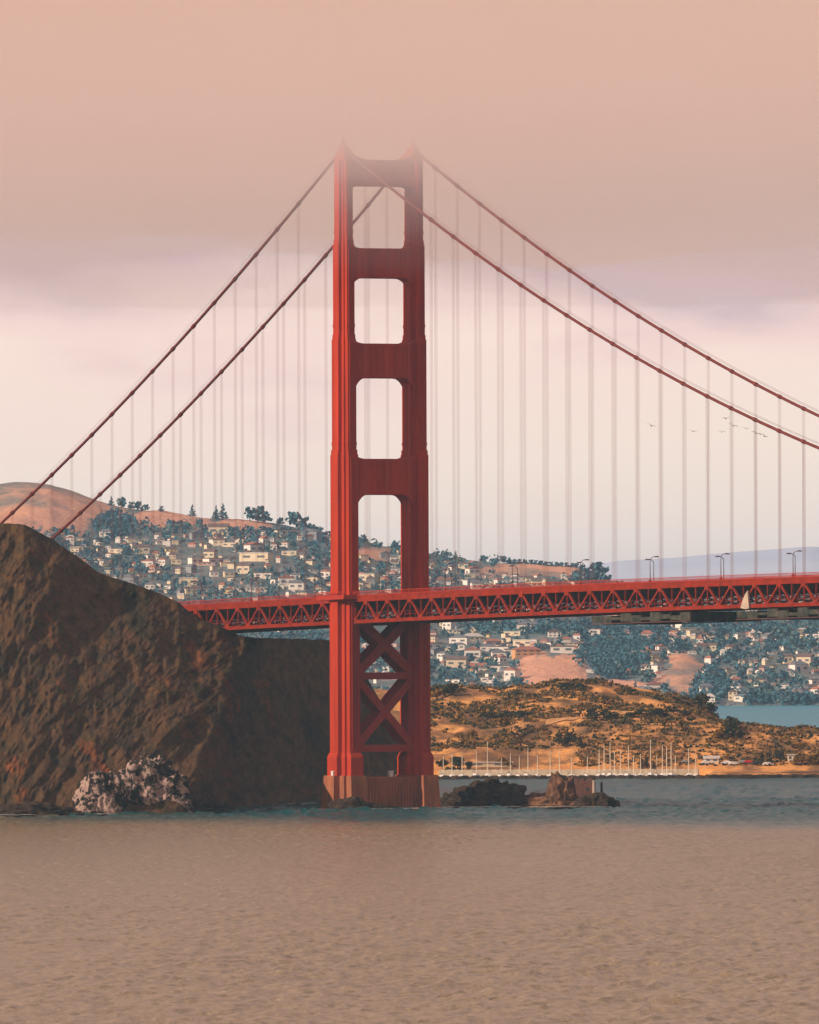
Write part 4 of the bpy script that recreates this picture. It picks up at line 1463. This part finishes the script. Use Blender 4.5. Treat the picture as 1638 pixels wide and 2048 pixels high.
for i, (px, h_, kd) in enumerate(ridge_trees):
    Y = YR - 15
    z = float(far_z(px, Y)[0])
    pr = far_pines[i % 2] if kd == 'p' else far_protos[i % 3]
    base_h = 16 if kd == 'p' else 11
    where = 'left of the tower' if px < 660 else ('between the tower legs' if px < 800 else 'right of the tower')
    place_tree(pr, ((px - 819) / F * Y, Y, z - 1), (h_ / base_h, h_ / base_h), '%s tree standing on the far ridge line %s' % ('pointed dark' if kd == 'p' else 'rounded dark', where),
               'trees on the far ridge ' + where, random.uniform(0, 6))
for i in range(14):                                    # the dark belt along the ridge right of the tower
    px = 1018 + i * 10.5
    z = float(far_z(px, YR - 10)[0])
    place_tree(far_protos[i % 3], ((px - 819) / F * (YR - 10), YR - 10, z - 2), (0.62, 0.6), 'dark tree in the even belt crowning the orange ridge', 'tree belt on the orange ridge', random.uniform(0, 6))
z = float(far_z(1190, 11900)[0])
for j, (px, s) in enumerate(((1178, 1.2), (1192, 1.7), (1206, 1.3))):
    place_tree(far_protos[j], ((px - 819) / F * 11900, 11900, hz(1160, 11900, px) - 4), (s, s * 1.15), 'big tree rising alone above the deck at the end of the orange ridge',
               'big trees at the end of the orange ridge', random.uniform(0, 6))
# individual trees on the slopes: the largest, nearest ones in view
cnt = 0
tr = 0
while cnt < 150 and tr < 8000:
    tr += 1
    px, Y = random.uniform(865, 1660), random.uniform(YS + 15, YS + 900)
    z = float(far_z(px, Y)[0])
    py = far_py(px, Y, z)
    if is_bare(px, py) or not (1245 < py < 1414): continue
    if any(abs(px - a) < 9 and -2 < py - b < 9 for a, b in occupied): continue
    v = cnt % 5
    pr = far_pines[v % 2] if v == 4 else far_protos[v % 3]
    k = random.uniform(0.6, 1.1)
    place_tree(pr, ((px - 819) / F * Y, Y, z - 0.5), (k, k * random.uniform(0.75, 1.05)), '%s tree among the houses on the far slope below the deck' % ('pointed dark' if v == 4 else 'rounded dark'),
               'trees among the far houses below the deck', random.uniform(0, 6))
    cnt += 1
# the rest of the wooded slope reads as one mass
n = 13500
px = rng.uniform(-1400, 2300, n)
Y = rng.uniform(YS + 5, YR, n)
z = far_z(px, Y)
py = far_py(px, Y, z)
dn = fbm((px - 819) / F * Y / 60, Y / 140, 4, 91)
keep = (dn > -0.12) & (py > 1035)
keep &= ~np.array([is_bare(a, b) for a, b in zip(px, py)])
oc = np.array(occupied)
keep &= ~np.array([bool(np.any((np.abs(oc[:, 0] - a) < 9) & (b - oc[:, 1] > -1) & (b - oc[:, 1] < 8))) for a, b in zip(px, py)])
px, Y, z = px[keep], Y[keep], z[keep]
k = len(px)
rad = rng.uniform(2.0, 5.5, (k, 1)) * np.array([[1.15, 1.0, 0.85]])
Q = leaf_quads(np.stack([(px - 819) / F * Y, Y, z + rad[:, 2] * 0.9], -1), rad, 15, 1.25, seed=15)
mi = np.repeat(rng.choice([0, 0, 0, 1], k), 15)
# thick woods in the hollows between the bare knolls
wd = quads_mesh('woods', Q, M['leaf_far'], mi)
tag(wd, 'dark green woods and hedges filling the gaps between the far houses', 'woods', kind='stuff')
Qs = []
for (a, b, wx_, wy_, cnt_) in ((1225, 1318, 70, 40, 240), (1420, 1375, 34, 30, 120), (230, 1055, 40, 26, 90), (1180, 1262, 160, 10, 150), (1480, 1262, 120, 10, 120), (1010, 1262, 60, 12, 50), (1560, 1405, 80, 8, 60)):
    c_, tries = 0, 0
    while c_ < cnt_ and tries < 9000:
        tries += 1
        p_, Y_ = random.uniform(a - wx_, a + wx_), random.uniform(YS + 5, YR - 30)
        z_ = float(far_z(p_, Y_)[0])
        q_ = far_py(p_, Y_, z_)
        if ((p_ - a) / wx_) ** 2 + ((q_ - b) / wy_) ** 2 > 1: continue
        Qs.append(((p_ - 819) / F * Y_, Y_, z_ + 3.5))
        c_ += 1
rad = rng.uniform(3.0, 6.0, (len(Qs), 1)) * np.array([[1.15, 1.0, 0.95]])
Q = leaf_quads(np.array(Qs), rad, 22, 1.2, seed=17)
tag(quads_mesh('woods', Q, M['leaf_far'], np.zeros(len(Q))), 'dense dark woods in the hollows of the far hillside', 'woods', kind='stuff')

# ------------------------------------------------------------------ far mountains
M['mount'] = mat('far_mountain', (0.56, 0.59, 0.68), (0.46, 0.50, 0.60), scale=0.001, rough=0.95, spec=0.05)  # pale blue of distant haze put into the base colour
pxs = np.linspace(-1500, 3200, 300)
yss = np.linspace(20000, 30000, 40)
YY, PX = np.meshgrid(yss, pxs, indexing='ij')
mp_ = np.interp(PX, [-1500, 700, 1150, 1240, 1350, 1450, 1540, 1620, 1750, 3200], [1180, 1165, 1128, 1116, 1112, 1104, 1098, 1092, 1100, 1160])
rz = 60 - (mp_ - 1265.3) / F * 26000
t = (YY - 20000) / 6000
ZZ = rz * np.where(t < 1, np.clip(t, 0, 1), 1 - (t - 1) * 0.8) + 10 * fbm((PX - 819) / F * YY / 900, YY / 1500, 5, 95) * np.clip(t, 0, 1)
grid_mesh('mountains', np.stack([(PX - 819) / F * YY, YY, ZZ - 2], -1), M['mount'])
tag(bpy.data.objects['mountains'], kind='structure')

# ------------------------------------------------------------------ birds
bd = empty('seabird')
MB().tube([(-0.5, 0, 0), (-0.2, 0, 0.03), (0.15, 0, 0.02), (0.42, 0, 0.05), (0.55, 0, 0.02)], [0.03, 0.13, 0.15, 0.08, 0.02], 8).build('body', M['bird'], bd)
for s in (-1, 1):
    mb = MB()
    for z in (0.0, 0.05):
        for x, y, zz in ((0.15, 0.08, 0.05), (0.25, 0.6, 0.32), (0.0, 1.2, 0.22), (-0.12, 0.6, 0.27), (-0.2, 0.08, 0.05)):
            mb.v.append((x, s * y, zz + z))
    mb.f += [(0, 1, 2, 3, 4), (9, 8, 7, 6, 5)] + [(i, (i + 1) % 5, 5 + (i + 1) % 5, 5 + i) for i in range(5)]
    mb.build('wing', M['bird'], bd)
bpy.context.view_layer.update()
bdk = list(bd.children)
bl = [(1303, 852, 'bird flying alone furthest from the rest, between two hangers'), (1386, 863, 'second bird from the left, below the rising cable'), (1452, 837, 'highest bird of the flock'),
      (1467, 852, 'bird flying just under the highest one'), (1444, 864, 'bird low in the middle of the flock'), (1492, 857, 'bird just left of the lowest three'),
      (1512, 867, 'left one of the three birds bunched at the right'), (1521, 869, 'middle one of the three birds bunched at the right'), (1530, 873, 'lowest and rightmost bird of the flock')]
for i, (px, py, lab) in enumerate(bl):
    b = bd if i == 0 else copy_tree(bd, ch=bdk)
    b.location = at(px, py, 3900 + 25 * i)
    b.rotation_euler = (R(random.uniform(-20, 20)), R(random.uniform(-10, 10)), R(random.uniform(50, 120)))
    b.scale = [1.0 + 0.25 * (i % 3 == 0)] * 3
    tag(b, 'small dark ' + lab, 'bird', 'birds flying past the right span')


# ------------------------------------------------------------------ air
def volume(name, lo, hi, dens, col, label, aniso=0.0):
    mb = MB()
    c = [(a + b) / 2 for a, b in zip(lo, hi)]
    d = [b - a for a, b in zip(lo, hi)]
    mb.box(c, d)
    mt = bpy.data.materials.new(name)
    mt.use_nodes = True
    t = mt.node_tree
    t.nodes.clear()
    v = N(t, 'ShaderNodeVolumePrincipled', inp={'Density': dens, 'Color': col + (1,), 'Anisotropy': aniso})
    o_ = N(t, 'ShaderNodeOutputMaterial')
    t.links.new(v.outputs[0], o_.inputs['Volume'])
    o = mb.build(name, mt)
    tag(o, label, name.split('_')[0], kind='stuff')
    return o


volume('haze', (-60000, -6000, -6), (60000, 60000, 262), 1.9e-5, (0.42, 0.72, 1.0), 'thin pale haze over the whole bay')
def fog_layer(zlo, ztop, dn, seed, yend, col):
    # closed sheet of cloud: flat top, sagging lower side that lifts and frays out beyond the tower
    xs = np.concatenate([[-9000, -3000, -1200], np.linspace(-620, 620, 74), [1200, 3000, 9000]])
    ys = np.concatenate([[-6000, 0, 2200], np.linspace(2600, 6600, 64), [6900]])
    XX, YY = np.meshgrid(xs, ys, indexing='ij')
    f = sstep((YY - yend + 700 * fbm(XX / 110, YY / 1400, 4, seed)) / 1300)
    zb = zlo + 5.5 * fbm(XX / 95, YY / 520, 4, seed + 1) + (ztop - zlo - 0.5) * f
    zb = np.minimum(zb, ztop - 0.5)
    nx, ny = XX.shape
    mb = MB()
    idx = lambda i, j, t: (i * ny + j) + t * nx * ny
    for t, Z in ((0, zb), (1, np.full_like(zb, ztop))):
        mb.v += [tuple(p) for p in np.stack([XX + seed * 0.7, YY + seed * 0.9, Z], -1).reshape(-1, 3)]
    for i in range(nx - 1):
        for j in range(ny - 1):
            mb.f.append((idx(i, j, 0), idx(i, j + 1, 0), idx(i + 1, j + 1, 0), idx(i + 1, j, 0)))
            mb.f.append((idx(i, j, 1), idx(i + 1, j, 1), idx(i + 1, j + 1, 1), idx(i, j + 1, 1)))
    for i in range(nx - 1):
        for j, fl in ((0, 0), (ny - 1, 1)):
            q = (idx(i, j, 0), idx(i + 1, j, 0), idx(i + 1, j, 1), idx(i, j, 1))
            mb.f.append(q if not fl else q[::-1])
    for j in range(ny - 1):
        for i, fl in ((0, 1), (nx - 1, 0)):
            q = (idx(i, j, 0), idx(i, j + 1, 0), idx(i, j + 1, 1), idx(i, j, 1))
            mb.f.append(q if not fl else q[::-1])
    mt = bpy.data.materials.new('fog')
    mt.use_nodes = True
    t = mt.node_tree
    t.nodes.clear()
    v = N(t, 'ShaderNodeVolumePrincipled', inp={'Density': dn, 'Color': col + (1,)})
    o_ = N(t, 'ShaderNodeOutputMaterial')
    t.links.new(v.outputs[0], o_.inputs['Volume'])
    o = mb.build('fog', mt)
    tag(o, 'low pink fog bank swallowing the top of the bridge tower', 'fog', kind='stuff')


for k_, (zlo, dn, col) in enumerate(((176, 0.00016, (0.95, 0.88, 0.98)), (188, 0.00028, (0.95, 0.88, 0.97)), (203, 0.00075, (0.99, 0.87, 0.88)), (213, 0.0017, (1.0, 0.81, 0.71)),
                                     (220, 0.0022, (1.0, 0.75, 0.57)))):
    fog_layer(zlo, 237.0 + k_ * 0.7, dn, 301 + 7 * k_, 4560, col)
